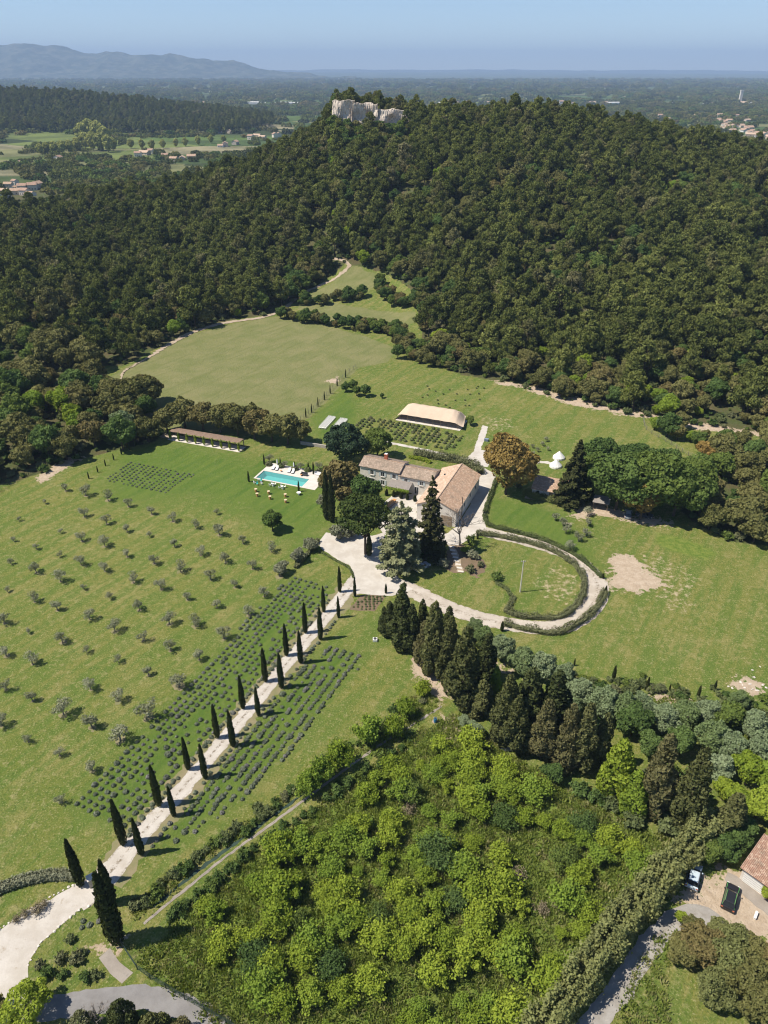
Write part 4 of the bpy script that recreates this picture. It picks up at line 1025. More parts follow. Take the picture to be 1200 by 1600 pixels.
# rough strip of shrubs below the meadow
r = np.random.default_rng(60)
for k in range(64):
    t = r.random(); u = 890 + 300 * t + r.normal(0, 5); v = 1050 + 52 * t ** .7 + r.normal(0, 9) + (12 if r.random() < .4 else 0)
    x, y = at(u, v); (SHRUB + SHRUBG)[k % 5].place('wild_shrub', 'low wild shrub in the stony strip below the meadow', 'shrub', x, y, r.uniform(.35, .85), group='wild shrubs of the stony strip')

# overgrown orchard
X, Y = jgrid(-36, 45, 44, 112, 3.6, .40, np.random.default_rng(71)); sd = poly_sd(X, Y, W([(290, 1445), (330, 1400), (400, 1350), (520, 1260), (600, 1200), (690, 1140), (720, 1130), (790, 1190), (880, 1245), (950, 1295), (1030, 1320), (1050, 1370), (980, 1450), (900, 1550), (850, 1640), (420, 1660), (400, 1570), (330, 1510)]))
cyw = np.array([at(u, v) for u, v, *_ in OC]); dmin = np.sqrt(((X[:, None] - cyw[None, :, 0]) ** 2 + (Y[:, None] - cyw[None, :, 1]) ** 2).min(1))
ok = (sd > 1.0) & (dmin > 3.0) & (np.random.default_rng(72).random(len(X)) < .86)
bare_c = [at(610 + 200, 1100 + 270), at(845, 1425), at(640, 1270), at(920, 1280), at(760, 1160), at(865, 1235)]
for b_ in bare_c: ok &= (X - b_[0]) ** 2 + (Y - b_[1]) ** 2 > 5
X, Y = X[ok], Y[ok]
for k in range(len(X)):
    ORCH[(0, 1, 2, 3, 1, 0, 3, 2, 4, 2, 0)[(k * 7 + k // 5) % 11]].place('fruit_bush', 'bright yellow-green fruit bush in the overgrown orchard', 'bush', X[k], Y[k], float(np.clip(r.normal(.95, .22), .4, 1.4)), group='fruit bushes of the overgrown orchard')
for u, v in [(810, 1370), (845, 1425), (640, 1270), (870, 1415), (700, 1285)]:
    x, y = at(u, v); DRYB[int(u) % 2].place('dead_bush', 'grey leafless bush among the green orchard bushes', 'bush', x, y, .85, group='leafless bushes in the orchard')
for k, (u, v, s) in enumerate([(575, 1160, 1.35), (615, 1150, 1.0), (632, 1120, .9), (660, 1085, .7), (500, 1225, 1.15), (530, 1200, 1.2), (480, 1240, .9)]):
    x, y = at(u, v); (ORCH[k % 4]).place('ditch_tree', 'young green tree beside the narrow concrete ditch path', 'tree', x, y, s, group='young trees beside the ditch', zs=s * 1.4)
for k, t in enumerate(np.linspace(0, 1, 46)):
    u = np.interp(t, [0, .2, .5, .8, 1], [215, 300, 430, 520, 660]); v = np.interp(t, [0, .2, .5, .8, 1], [1425, 1357, 1265, 1197, 1100])
    x, y = at(u - 6 + r.normal(0, 4), v - 4 + r.normal(0, 4)); (SHRUB + SHRUBG)[k % 5].place('bank_shrub', 'green shrub in the tangle on the bank of the ditch', 'shrub', x, y, r.uniform(.42, .8), group='shrubs on the ditch bank')
for k, t in enumerate(np.linspace(0, 1, 34)):
    u = np.interp(t, [0, .3, .6, 1], [275, 365, 470, 640]); v = np.interp(t, [0, .3, .6, 1], [1425, 1352, 1277, 1158])
    x, y = at(u + r.normal(0, 4), v + 5 + r.normal(0, 3)); SHRUBG[k % 2].place('orchard_edge_shrub', 'dark green shrub between the ditch path and the orchard', 'shrub', x, y, r.uniform(.5, .85), group='shrubs between ditch and orchard')
# long grass of the orchard
rt = np.random.default_rng(77)
def tuft(seed):
    q = np.random.default_rng(seed); n = 34; a = q.random(n) * 6.28; P_ = np.stack([.28 * q.normal(size=n), .28 * q.normal(size=n), .12 + .12 * q.random(n)], 1)
    V_, Q_, t_ = cards(P_, unit(np.stack([np.cos(a), np.sin(a), .4 * np.ones(n)], 1)), .07, 2.6, q, .75); return Proto('tuft_%d' % seed).add('crown', V_, Q_, M['grass'], t_).merged()
TU = [tuft(i) for i in range(4)]
X, Y = jgrid(-40, 48, 42, 116, .62, .5, rt); sd = poly_sd(X, Y, W(ORCH_PX + [])) ; ok = (sd > -.6 + rt.normal(0, .5, len(X))); X, Y = X[ok], Y[ok]
scatter('long_grass', np.stack([X, Y, 0 * X], 1), np.clip(rt.normal(1.0, .4, len(X)), .3, 2.2), rt.random(len(X)) * 6.28, rt.integers(0, 4, len(X)), TU)
ROUGH = [[(560, 1180), (660, 1075), (690, 1100), (600, 1170)], [(210, 1440), (330, 1340), (470, 1240), (560, 1175), (545, 1165), (430, 1255), (300, 1340), (200, 1420)], [(200, 1480), (260, 1480), (330, 1560), (400, 1640), (370, 1640), (300, 1570), (230, 1530)], [(890, 1050), (1000, 1085), (1200, 1110), (1200, 1180), (1050, 1130), (950, 1110), (880, 1080)], [(700, 1110), (800, 1180), (900, 1240), (1000, 1290), (950, 1300), (850, 1250), (760, 1190)], [(960, 1590), (1000, 1500), (1040, 1450), (1060, 1460), (1040, 1530), (1060, 1640), (960, 1640)]]
X, Y = jgrid(-60, 90, 42, 125, .75, .5, rt); ok = np.zeros(len(X), bool)
for p_ in ROUGH: ok |= poly_sd(X, Y, W(p_)) > 0
X, Y = X[ok], Y[ok]
scatter('rough_grass', np.stack([X, Y, 0 * X], 1), np.clip(rt.normal(.9, .35, len(X)), .3, 2.0), rt.random(len(X)) * 6.28, rt.integers(0, 4, len(X)), TU)
# trees round the pergola, wood on the left, wood on the right
for k, (u, v, s) in enumerate([(232, 690, 1.0), (262, 676, 1.05), (290, 668, 1.25), (318, 672, 1.15), (345, 676, 1.15), (372, 680, 1.2), (398, 686, 1.25), (425, 690, 1.1), (450, 694, 1.2), (470, 692, .95), (395, 668, 1.0), (360, 662, .9)]):
    x, y = at(u, v); OAK[k % 4].place('oak_tree', 'dense olive-brown oak in the row behind the long pergola', 'oak tree', x, y, s * 1.05, group='oaks behind the pergola')
rl = np.random.default_rng(81)
X, Y = jgrid(-240, -50, 175, 300, 7.6, .4, rl); ok = poly_sd(X, Y, W(WOODL_PX)) > -1; U, Vv, Dd = proj(X, Y, 0); ok &= ~((Vv < 600) & (rl.random(len(X)) < .25)); X, Y = X[ok], Y[ok]
for k in range(len(X)):
    q = rl.random(); s = float(np.clip(rl.normal(1.18, .25), .6, 1.7))
    if q < .55: OAK[k % 4].place('oak_tree', 'olive-brown oak in the wood beside the lavender lawn', 'oak tree', X[k], Y[k], s, group='oaks of the wood beside the lawn')
    elif q < .78: GREEN[k % 3].place('leafy_tree', 'green leafy tree in the wood beside the lavender lawn', 'tree', X[k], Y[k], s * .85, group='green trees of the wood beside the lawn')
    elif q < .9: LIME[k % 2].place('pale_tree', 'pale green tree in the wood beside the lavender lawn', 'tree', X[k], Y[k], s * 1.1, group='pale trees of the wood beside the lawn')
    else: SILVER[k % 3].place('silver_tree', 'grey-green tree in the wood beside the lavender lawn', 'tree', X[k], Y[k], s * .9, group='grey trees of the wood beside the lawn')
X, Y = jgrid(70, 150, 135, 230, 7.2, .4, rl); ok = poly_sd(X, Y, W(RWOOD_PX)) > .5; X, Y = X[ok], Y[ok]
for k in range(len(X)):
    q = rl.random(); s = float(np.clip(rl.normal(1.05, .2), .6, 1.45))
    if q < .62: OAK[k % 4].place('oak_tree', 'olive-brown oak in the wood at the end of the bare patch meadow', 'oak tree', X[k], Y[k], s, group='oaks of the meadow wood')
    else: GREEN[k % 3].place('leafy_tree', 'green leafy tree in the wood at the end of the bare patch meadow', 'tree', X[k], Y[k], s * .85, group='green trees of the meadow wood')
X, Y = jgrid(-240, 150, 130, 300, 3.3, .5, rl); ok = (poly_sd(X, Y, W(WOODL_PX)) > 0) | (poly_sd(X, Y, W(RWOOD_PX)) > 0); ok &= rl.random(len(X)) < .8; X, Y = X[ok], Y[ok]
scatter('wood_undergrowth', np.stack([X, Y, 0 * X], 1), np.clip(rl.normal(.8, .3, len(X)), .3, 1.6), rl.random(len(X)) * 6.28, rl.integers(0, 5, len(X)), SM)
for k, (u, v, s, p_) in enumerate([(1022, 672, .75, LIME), (1042, 682, .85, GREEN), (1058, 688, .7, OAK), (1078, 690, .65, LIME), (1062, 668, .7, OAK), (1104, 722, .95, None), (1088, 700, .6, GREEN), (1130, 705, .75, GREEN), (1100, 690, .5, OAK)]):
    x, y = at(u, v); nm = {id(LIME): 'bright green tree', id(GREEN): 'green leafy tree', id(OAK): 'dull olive oak'}
    if p_ is None: p_broad(377, M['brown'], 7.0, 4.0, 2200, .26, 15).place('russet_tree', 'russet brown tree in the clump by the upper meadow fence', 'tree', x, y, s)
    else: p_[k % len(p_)].place('clump_tree', nm[id(p_)] + ' in the clump beside the upper meadow fence', 'tree', x, y, s, group='upper meadow clump, ' + nm[id(p_)])
# shrub belts between field and clearings
rs = np.random.default_rng(83)
for px in ([(440, 497), (470, 502), (510, 507), (560, 514), (600, 520), (630, 532), (650, 545), (690, 560)], [(470, 474), (500, 476), (530, 470), (560, 466)], [(590, 446), (605, 470), (625, 478), (645, 480)], [(560, 516), (610, 522), (640, 560), (700, 575)]):
    P_ = np.array(W(px)); C_ = np.concatenate([spline(P_, 3.0), spline(P_ + np.array([1.5, 2.5]), 3.4), spline(P_ + np.array([0, -2.0]), 4.5)])
    for k, (x, y) in enumerate(C_):
        (OAK if rs.random() < .6 else GREEN)[k % 3].place('belt_tree', 'bushy tree in the belt between the dry field and the forest clearing', 'tree', x + rs.normal(0, 1.2), y + rs.normal(0, 1.2), rs.uniform(.28, .72), group='bushy trees of the field belt')
for u, v, s in [(540, 612, .38), (552, 610, .42), (557, 618, .4), (571, 619, .48), (597, 622, .2)]:
    x, y = at(u, v); GREEN[0].place('young_tree', 'young round tree on the lawn beside the tent meadow', 'tree', x, y, s, group='young trees on the tent lawn')
X, Y = jgrid(15, 60, 225, 262, 4.6, .4, rs); U, Vv, Dd = proj(X, Y, 0); ok = (Vv < 640) & (Vv > 603) & (U > 635) & (U < 765); X, Y = X[ok], Y[ok]
for k in range(len(X)): SHRUB[k % 3].place('young_plant', 'tiny young shrub dotted over the upper meadow behind the tent', 'shrub', X[k], Y[k], .26, group='young shrubs behind the tent')

# trees close to the farmhouse
def big(name, label, cat, u, v, top, proto, Hp, wf=1.0):
    x, y = at(u, v); h = height_px(x, y, top); return proto.place(name, label, cat, x, y, h / Hp * wf, None, None, zs=h / Hp)
big('cedar_tree', 'broad dark blue-green tree behind the farmhouse, towards the chairs', 'tree', 540, 722, 664, p_broad(601, foliage('dark_blue_leaves', (.03, .055, .03), (.075, .11, .06)), 10, 5.6, 4200, .26, 20, .05), 10, 1.0)
big('leafy_tree', 'softer green tree behind the farmhouse chimney', 'tree', 590, 716, 672, p_broad(602, M['green'], 9, 4.6, 3000, .24, 16), 9)
big('oak_tree', 'dull green round tree between the pool terrace and the farmhouse', 'oak tree', 535, 790, 721, p_broad(603, M['oak'], 9, 4.2, 3600, .22, 18, .1), 9)
big('leafy_tree', 'bright green round tree against the farmhouse end wall', 'tree', 564, 797, 741, p_broad(604, M['green'], 9, 4.2, 3200, .24, 16, .1), 9)
big('umbrella_pine', 'round-headed green pine rising over the gravel forecourt', 'pine tree', 571, 866, 780, p_broad(605, foliage('stone_pine_needles', (.05, .075, .022), (.115, .145, .042)), 12, 5.2, 4600, .22, 22, .42), 12)
big('cedar_tree', 'big silvery spreading cedar between forecourt and farmhouse', 'cedar', 626, 888, 782, p_conifer(606, M['cedar'], 18, 6.0, 8200, .22, 12, 1.0, .06, .1, .3), 18, .9)
big('spruce_tree', 'tall narrow dark spruce in front of the barn', 'spruce', 672, 868, 741, p_conifer(607, foliage('spruce_needles', (.045, .05, .02), (.10, .10, .04)), 22, 4.2, 5200, .2, 19), 22)
big('bare_tree', 'leafless grey tree by the corner of the barn', 'tree', 718, 852, 792, p_bare(608, 9.0, 4.0, 3), 9.0, 1.15)
big('chestnut_tree', 'huge russet-leaved tree between barn and tiled annex', 'tree', 790, 772, 678, p_broad(609, M['brown'], 14, 5.5, 7200, .25, 26, .1), 14, 1.0)
big('fir_tree', 'dark conical conifer beside the tiled annex', 'conifer', 893, 786, 685, p_conifer(610, foliage('fir_needles', (.035, .045, .018), (.085, .088, .034)), 17, 4.6, 6500, .24, 17, 0, .12), 17, .98)
for k, (u, v, t, w) in enumerate([(935, 752, 688, 1.0), (985, 748, 692, 1.0), (962, 796, 708, 1.05), (1012, 806, 712, 1.05), (1052, 806, 722, 1.0), (1075, 790, 715, .9), (1030, 765, 700, .9), (925, 775, 712, .9)]):
    big('shade_tree', 'large leafy green tree of the shady grove behind the shed', 'tree', u, v, t, p_broad(620 + k, M['green'], 11, 5.2, 5600, .24, 24, .15), 11, w * 1.0)['group'] = 'large trees of the shady grove'
big('russet_tree', 'russet tree at the front of the shady green grove', 'tree', 1000, 812, 752, p_broad(640, M['brown'], 8, 3.6, 2600, .24, 15), 8)
x, y = at(426, 829); GREEN[0].place('round_tree', 'dense dark green round tree alone on the olive lawn', 'tree', x, y, .62)
for k, (u, v, s, m) in enumerate([(531, 842, 1.5, 'o'), (549, 838, 1.1, 'o'), (485, 860, 1.15, 'o'), (466, 878, 1.2, 'o'), (440, 896, 1.1, 'o'), (505, 790, 1.1, 'o')]):
    x, y = at(u, v); p_broad(660 + k, M['olive'], 3.0, 1.7, 1100, .13, 12, .02, 'greybark', .7).place('olive_shrub', 'rounded grey olive shrub edging the forecourt lawn', 'shrub', x, y, s, group='grey olive shrubs by the forecourt')
for k, (u, v, s, m) in enumerate([(690, 868, .9, 'lime'), (694, 886, 1.1, 'olive'), (736, 850, 1.2, 'green'), (726, 862, .8, 'lime'), (738, 872, 1.1, 'olive'), (735, 893, .9, 'hedge'), (750, 885, .7, 'hedge'), (655, 862, 1.4, 'green'), (668, 872, 1.2, 'green'), (640, 875, 1.2, 'hedge'), (776, 905, 1.0, 'green'), (810, 762, .8, 'hedge')]):
    x, y = at(u, v); w_ = dict(lime='yellow-green', olive='grey-green', green='dark green', hedge='dull green')[m]
    p_bush(680 + k, M[m], 1.5, 1.6, 1000, .13, 18).place('garden_shrub', w_ + ' shrub in the planted bed before the barn', 'shrub', x, y, s, group=w_ + ' shrubs of the barn bed')
for u, v in [(577, 868), (601, 874)]:
    x, y = at(u, v); tall(CYP[0], 'ivy_column', 'column of clipped dark ivy beside the gravel forecourt', 'topiary', u, v, v - 34, 8.0, 'ivy columns by the forecourt', 1.7)
for k, (u, v) in enumerate([(867, 813), (880, 822), (884, 832), (918, 806), (918, 822), (915, 838), (903, 846), (890, 860)]):
    x, y = at(u, v); OLIVE[k % 4].place('olive_tree', 'small olive tree in the lawn between shed and loop road', 'olive tree', x, y, .8, group='olive trees by the loop road')
for k, (u, v) in enumerate([(832, 700), (840, 706), (848, 697), (853, 690), (856, 704), (832, 712)]):
    x, y = at(u, v); OLIVE[k % 4].place('olive_tree', 'young olive tree beside the white bell tents', 'olive tree', x, y, .5, group='young olives by the bell tents')
for k, (u, v, t) in enumerate([(445, 730, 722), (470, 733, 725), (498, 734, 725), (421, 722, 715)]):
    x, y = at(u, v); OLIVE[k % 4].place('olive_tree', 'small standard olive behind the pool terrace', 'olive tree', x, y, .75, group='standard olives behind the pool')
for k, (u, v) in enumerate([(420, 727), (439, 730), (461, 734), (481, 736), (498, 739), (508, 735), (502, 752), (503, 760)]):
    x, y = at(u, v); BOX[k % 2].place('round_shrub', 'clipped dark round shrub edging the pool terrace', 'shrub', x, y, 1.7, group='round shrubs edging the pool terrace')

# bottom left and right corners
RT = [(p_broad(700, M['lime'], 5.0, 3.0, 4200, .12, 16, .1), 50, 1592, 'light green leafy tree at the road bend by the entrance'), (p_bare(701, 4.0, 2.5, 3), 150, 1598, 'grey leafless shrub beside the asphalt road'), (p_oldcyp(702, M['cyp'], 5.5, 1.7, 5200, .09), 196, 1603, 'dark upright cypress beside the asphalt road'),
      (p_oldcyp(703, M['oldcyp'], 4.2, 2.0, 5200, .09), 244, 1622, 'bushy dark conifer beside the asphalt road'), (p_oldcyp(704, M['oldcyp'], 3.6, 1.9, 4600, .09), 282, 1632, 'bushy grey-green conifer at the bend of the asphalt road'), (p_oldcyp(705, M['hedge'], 3.0, 1.6, 3600, .09), 132, 1610, 'low bushy conifer under the grey leafless shrub'), (p_broad(706, M['oak'], 3.0, 2.0, 2600, .11, 12, .05), -8, 1588, 'dark bush at the outer side of the road bend')]
for p_, u, v, l in RT:
    x, y = at(u, v); p_.place('roadside_tree', l, 'tree', x, y, 1.0)
for k, (u, v, s) in enumerate([(110, 1470, .5), (95, 1500, .6), (120, 1500, .7), (75, 1525, .7), (100, 1525, .5), (130, 1490, .4), (150, 1525, .55), (62, 1510, .5), (135, 1530, .6)]):
    x, y = at(u, v); (SHRUB + SHRUBG)[k % 5].place('verge_shrub', 'green shrub in the rocky bed beside the gravel entrance', 'shrub', x, y, s, group='shrubs in the bed by the entrance')
for k, (u, v, s) in enumerate([(140, 1446, 1.1), (130, 1440, 1.0), (155, 1440, 1.0), (128, 1450, .9)]):
    x, y = at(u, v); LAV[k % 3].place('lavender_bush', 'lavender mound beside the large gate cypress', 'lavender', x, y, s, group='lavender by the gate cypress')
for k, (u, v, s) in enumerate([(60, 1425, .8), (40, 1430, .6), (70, 1415, .6), (25, 1440, .55)]):
    x, y = at(u, v); DRYB[k % 2].place('dead_bush', 'grey dry bush on the grass inside the curved hedge', 'bush', x, y, s, group='dry bushes inside the curved hedge')
THK = [p_broad(720 + i, M['laurel'] if i == 1 else M['oak'], 7.5, 4.0, 5200, .16, 20, .08, nb=.7) for i in range(3)]
for k, (u, v, s) in enumerate([(1090, 1500, .95), (1130, 1520, 1.05), (1160, 1550, 1.1), (1185, 1590, 1.1), (1110, 1560, .8), (1200, 1530, .9), (1060, 1500, .7), (1145, 1490, .8), (1215, 1580, .9), (1080, 1460, .5), (1120, 1470, .6), (1170, 1510, .8)]):
    x, y = at(u, v); p_ = THK[k % 3]; p_.place('thicket_tree', 'dull green tree of the thicket across the lane from the tiled house', 'tree', x, y, s * .8, group='thicket trees across the lane')
x, y = at(1195, 1400); LIME[0].place('round_bush', 'bright green round bush beside the white garage door', 'bush', x, y, .38)
x, y = at(1062, 1440); LIME[1].place('round_bush', 'bright lime bush at the bend of the shaded lane', 'bush', x, y, .3)
for k, (u, v, s) in enumerate([(1150, 1325, .55), (1125, 1340, .6), (1105, 1345, .6), (1160, 1310, .55), (1135, 1310, .6)]):
    x, y = at(u, v); GREEN[k % 3].place('yard_tree', 'green tree shading the yard beside the tiled house', 'tree', x, y, s * .8, group='trees shading the yard')

# ---- hedges: one continuous mass each
def hedge(name, label, px, w, h, mat, dens=75, leaf=.10, lump=.26, world=None):
    P_ = world if world is not None else W(px); C_ = spline(P_, .4); r_ = np.random.default_rng(int(abs(P_[0][0]) * 100) % 9999)
    T_ = np.gradient(C_, axis=0); T_ /= np.linalg.norm(T_, axis=1)[:, None] + 1e-9; N_ = np.stack([-T_[:, 1], T_[:, 0]], 1)
    ln = len(C_) * .4; n = int(ln * (w + 2 * h) * dens); i = r_.integers(0, len(C_), n); t = r_.random(n) * math.pi
    c, s = np.cos(t), np.sin(t); c = np.sign(c) * abs(c) ** .55; s = abs(s) ** .55
    wob = .86 + .22 * (r_.random(n) < .12) + lump * 2.8 * (vnoise(i * .4, t * 2, 1.3, 4) - .5) + lump * (vnoise(i * .4, t * 5, .6, 8) - .5) * 2.2 + .09 * r_.normal(size=n)
    x = C_[i] + T_[i] * r_.uniform(-.22, .22, (n, 1)) + N_[i] * (c * w / 2 * wob)[:, None] + r_.normal(0, .05, (n, 2)); z = np.maximum(.03, s * h * wob)
    nn = unit(np.column_stack([N_[i] * c[:, None], s]) + .85 * r_.normal(size=(n, 3)))
    V_, Q_, t_ = cards(np.column_stack([x, z]), nn, leaf, 1.35, r_)
    b = B(); K = C_[::2]; NK = N_[::2]; vv, ff = [], []
    for j in range(len(K)):
        for (a_, zz) in ((-.34, 0), (-.32, .5), (0, .66), (.32, .5), (.34, 0)): vv.append((*(K[j] + NK[j] * a_ * w), zz * h))
    for j in range(len(K) - 1):
        for q in range(4): ff.append((j * 5 + q, j * 5 + q + 1, j * 5 + 6 + q, j * 5 + 5 + q))
    o = len(V_); V_ = np.concatenate([V_, np.array(vv)]); Q_ = np.concatenate([Q_, np.array(ff) + o]); t_ = np.concatenate([t_, np.full(len(vv), .3)])
    return tag(link(name, npmesh(name, V_, Q_, [mat], t_)), label, 'hedge')
hedge('hedge', 'leafy hedge on the inner side of the loop road', [(745, 834), (790, 841), (850, 856), (893, 880), (912, 908), (906, 938), (882, 962), (850, 967), (805, 962), (790, 955)], 1.25, .95, M['hedge'], 95, .085, .42)
hedge('hedge', 'leafy hedge on the outer side of the loop road by the annex lawn', [(757, 806), (764, 821), (800, 831), (850, 845), (898, 868), (930, 893), (940, 903)], .95, .75, M['hedge'], 95, .085, .42)
hedge('hedge', 'leafy hedge around the outer bend of the loop road below the bare earth patch', [(945, 926), (938, 942), (914, 968), (872, 989), (825, 985), (788, 976)], 1.25, .95, M['hedge'], 95, .085, .42)
hedge('hedge', 'dark thick hedge curving behind the barn', [(648, 711), (680, 716), (715, 722), (740, 731), (750, 742)], 2.4, 1.8, M['hedge'])
hedge('hedge', 'low bright hedge on the terrace behind the farmhouse', [(640, 716), (658, 719), (672, 724)], 1.0, .9, M['lime'])
hedge('hedge', 'hedge in front of the tiled annex', [(820, 772), (840, 780), (865, 785), (885, 792)], 2.0, 1.5, M['laurel'])
hedge('hedge', 'thin hedge beside the lane along the barn', [(776, 750), (766, 775), (757, 803)], .9, 1.0, M['hedge'], 40)
hedge('hedge', 'curved clipped grey hedge beside the gate cypress', [(-60, 1410), (0, 1391), (40, 1378), (80, 1371), (116, 1371)], 1.5, 1.3, M['olive'], 110, .09, .06)
hedge('hedge', 'tall olive-green hedge between the orchard and the shaded lane', [(828, 1640), (884, 1572), (934, 1502), (984, 1440), (1030, 1388), (1078, 1335), (1110, 1300)], 3.4, 4.4, M['laurel'], 95, .12, .30)
hedge('hedge', 'low brown-green hedge edging the gravel forecourt lawn', [(462, 888), (480, 868), (497, 846)], .9, .8, M['hedge'])
hedge('hedge', 'row of low plants edging the lawn at the forecourt', [(500, 862), (520, 874), (545, 888), (552, 903)], .45, .4, M['hedge'], 50)
hedge('hedge', 'low hedge crossing the round lawn', [(776, 912), (792, 922), (798, 932)], .8, .6, M['hedge'], 50)
hedge('hedge', 'clipped low hedge running down to the loop road', [(802, 934), (796, 948), (790, 957)], 1.0, .7, M['hedge'], 50)

# ------------------------------------------------------------------ buildings
def tilemat(name, cols, mossy=.25):
    m, nt, out = mat_new(name); v = coords(nt, 'obj')
    vo = N(nt, 'ShaderNodeTexVoronoi'); vo.inputs['Scale'].default_value = 3.4; nt.links.new(v, vo.inputs['Vector'])
    sp = N(nt, 'ShaderNodeSeparateColor'); nt.links.new(vo.outputs['Color'], sp.inputs[0])
    c = mixc(nt, sp.outputs[0], cols[0], cols[1]); c = mixc(nt, ramp(nt, sp.outputs[1], .55, .9), c, cols[2])
    c = mixc(nt, math_(nt, 'MULTIPLY', ramp(nt, noise(nt, .55, 5, .65, v), .48, .68), mossy * 2), c, (.20, .165, .125))
    p = N(nt, 'ShaderNodeBsdfPrincipled'); p.inputs['Roughness'].default_value = .9; p.inputs['Specular IOR Level'].default_value = .15
    nt.links.new(c, p.inputs['Base Color']); nt.links.new(p.outputs[0], out.inputs[0]); return m
M['tile'] = tilemat('clay_tiles', ((.44, .29, .20), (.34, .235, .165), (.52, .38, .28)))
M['tile_pale'] = tilemat('pale_clay_tiles', ((.52, .37, .27), (.42, .30, .215), (.58, .45, .35)), .15)
M['tile_grey'] = tilemat('weathered_tiles', ((.37, .28, .215), (.30, .235, .18), (.46, .36, .28)), .35)
M['tile_red'] = tilemat('red_tiles', ((.38, .235, .17), (.29, .185, .135), (.47, .34, .26)), .35)
M['stone'] = plain('rendered_stone', (.70, .645, .575), .9, .15, .8, bump=.15)
M['stone2'] = plain('rubble_stone', (.47, .42, .36), .95, .3, 2.5, bump=.3)
M['glass'] = plain('window_glass', (.025, .03, .035), .08, .2, .5, spec=.6)
M['shutter'] = plain('pale_blue_shutter', (.50, .55, .56), .7, .1, 2)
M['white'] = plain('white_paint', (.78, .77, .74), .6, .08, 2)
M['wood'] = plain('weathered_wood', (.30, .225, .155), .85, .35, 2.5)
M['orange'] = plain('orange_wood', (.62, .30, .11), .6, .2, 2)
M['zinc'] = plain('grey_slats', (.30, .265, .24), .8, .2, 2)
M['brick'] = plain('red_brick', (.55, .17, .09), .9, .3, 3)
M['canvas'] = plain('beige_canvas', (.60, .47, .35), .85, .10, .35, bump=.1)
M['cloth'] = plain('white_cloth', (.80, .79, .76), .8, .05, 1)
M['dark'] = plain('painted_interior_shade', (.05, .045, .04), .9, .3, 1)  # dark colour standing in for the shade inside the bay and tent doorways
M['teal'] = plain('teal_fabric', (.05, .42, .38), .7, .1, 2)
M['metal'] = plain('dark_metal', (.08, .08, .085), .5, .2, 2, metal=.4)
M['travertine'] = plain('pale_travertine', (.66, .60, .53), .8, .14, .7)

def slope(a, b, c, d, amp=.05, period=.26, th=.09, rows=4):
    """tiled roof slope as a corrugated slab: eave a-b, ridge d-c"""
    a, b, c, d = (np.array(q, float) for q in (a, b, c, d))
    n = max(4, int(np.linalg.norm(b - a) / period * 4)); up = np.cross(b - a, d - a); up = up / np.linalg.norm(up)
    V = []
    for r_ in range(rows + 1):
        t = r_ / rows
        for i in range(n + 1):
            s = i / n; p = (a * (1 - s) + b * s) * (1 - t) + (d * (1 - s) + c * s) * t
            V.append(p + up * (amp * (1 if i % 4 in (1, 2) else 0) + .03 * float(vnoise(s * 40, t * 9, 1.5, 3))))
    o = len(V); 
    for q in (a, b, c, d): V.append(q - up * th)
    F = [(r_ * (n + 1) + i, r_ * (n + 1) + i + 1, (r_ + 1) * (n + 1) + i + 1, (r_ + 1) * (n + 1) + i) for r_ in range(rows) for i in range(n)]
    F += [(o, o + 3, o + 2, o + 1)]
    F += [(o, o + 1) + tuple(range(n, -1, -1)), (o + 2, o + 3) + tuple(rows * (n + 1) + i for i in range(0, n + 1))]
    return V, F

HO = (13.4, 160.8); HR = math.radians(-22.5)
def window(par, x, z, w, h, y, shutters=True, glass='glass', sill=True):
    g_ = B().box(x - w / 2, x + w / 2, y - .02, y + .10, z, z + h).obj('window', M[glass], par)
    f = B()
    for q in ((x - w / 2 - .09, x - w / 2, z - .09, z + h + .09), (x + w / 2, x + w / 2 + .09, z - .09, z + h + .09), (x - w / 2, x + w / 2, z - .09, z), (x - w / 2, x + w / 2, z + h, z + h + .09), (x - .03, x + .03, z, z + h)):
        f.box(q[0], q[1], y - .06, y + .02, q[2], q[3])
    f.obj('frame', M['white'], g_)
    if sill: B().box(x - w / 2 - .2, x + w / 2 + .2, y - .22, y - .062, z - .24, z - .1).obj('sill', M['travertine'], g_)
    if shutters:
        for s in (-1, 1): B().box(x + s * (w / 2 + .13) - (.0 if s > 0 else .48), x + s * (w / 2 + .13) + (.48 if s > 0 else .0), y - .075, y - .005, z - .08, z + h + .08).obj('shutter', M['shutter'], g_)
    return g_
def gable_walls(x0, x1, y0, y1, ze, zr, axis='x'):
    b = B()
    if axis == 'x':
        ym = (y0 + y1) / 2
        b.add([(x0, y0, 0), (x1, y0, 0), (x1, y1, 0), (x0, y1, 0), (x0, y0, ze), (x1, y0, ze), (x1, y1, ze), (x0, y1, ze), (x0, ym, zr), (x1, ym, zr)],
              [(0, 1, 5, 4), (2, 3, 7, 6), (1, 2, 6, 9, 5), (3, 0, 4, 8, 7), (4, 5, 9, 8), (6, 7, 8, 9), (0, 3, 2, 1)])
    else:
        xm = (x0 + x1) / 2
        b.add([(x0, y0, 0), (x1, y0, 0), (x1, y1, 0), (x0, y1, 0), (x0, y0, ze), (x1, y0, ze), (x1, y1, ze), (x0, y1, ze), (xm, y0, zr), (xm, y1, zr)],
              [(0, 1, 5, 8, 4), (1, 2, 6, 5), (2, 3, 7, 9, 6), (3, 0, 4, 7), (4, 8, 9, 7), (5, 6, 9, 8), (0, 3, 2, 1)])
    return b

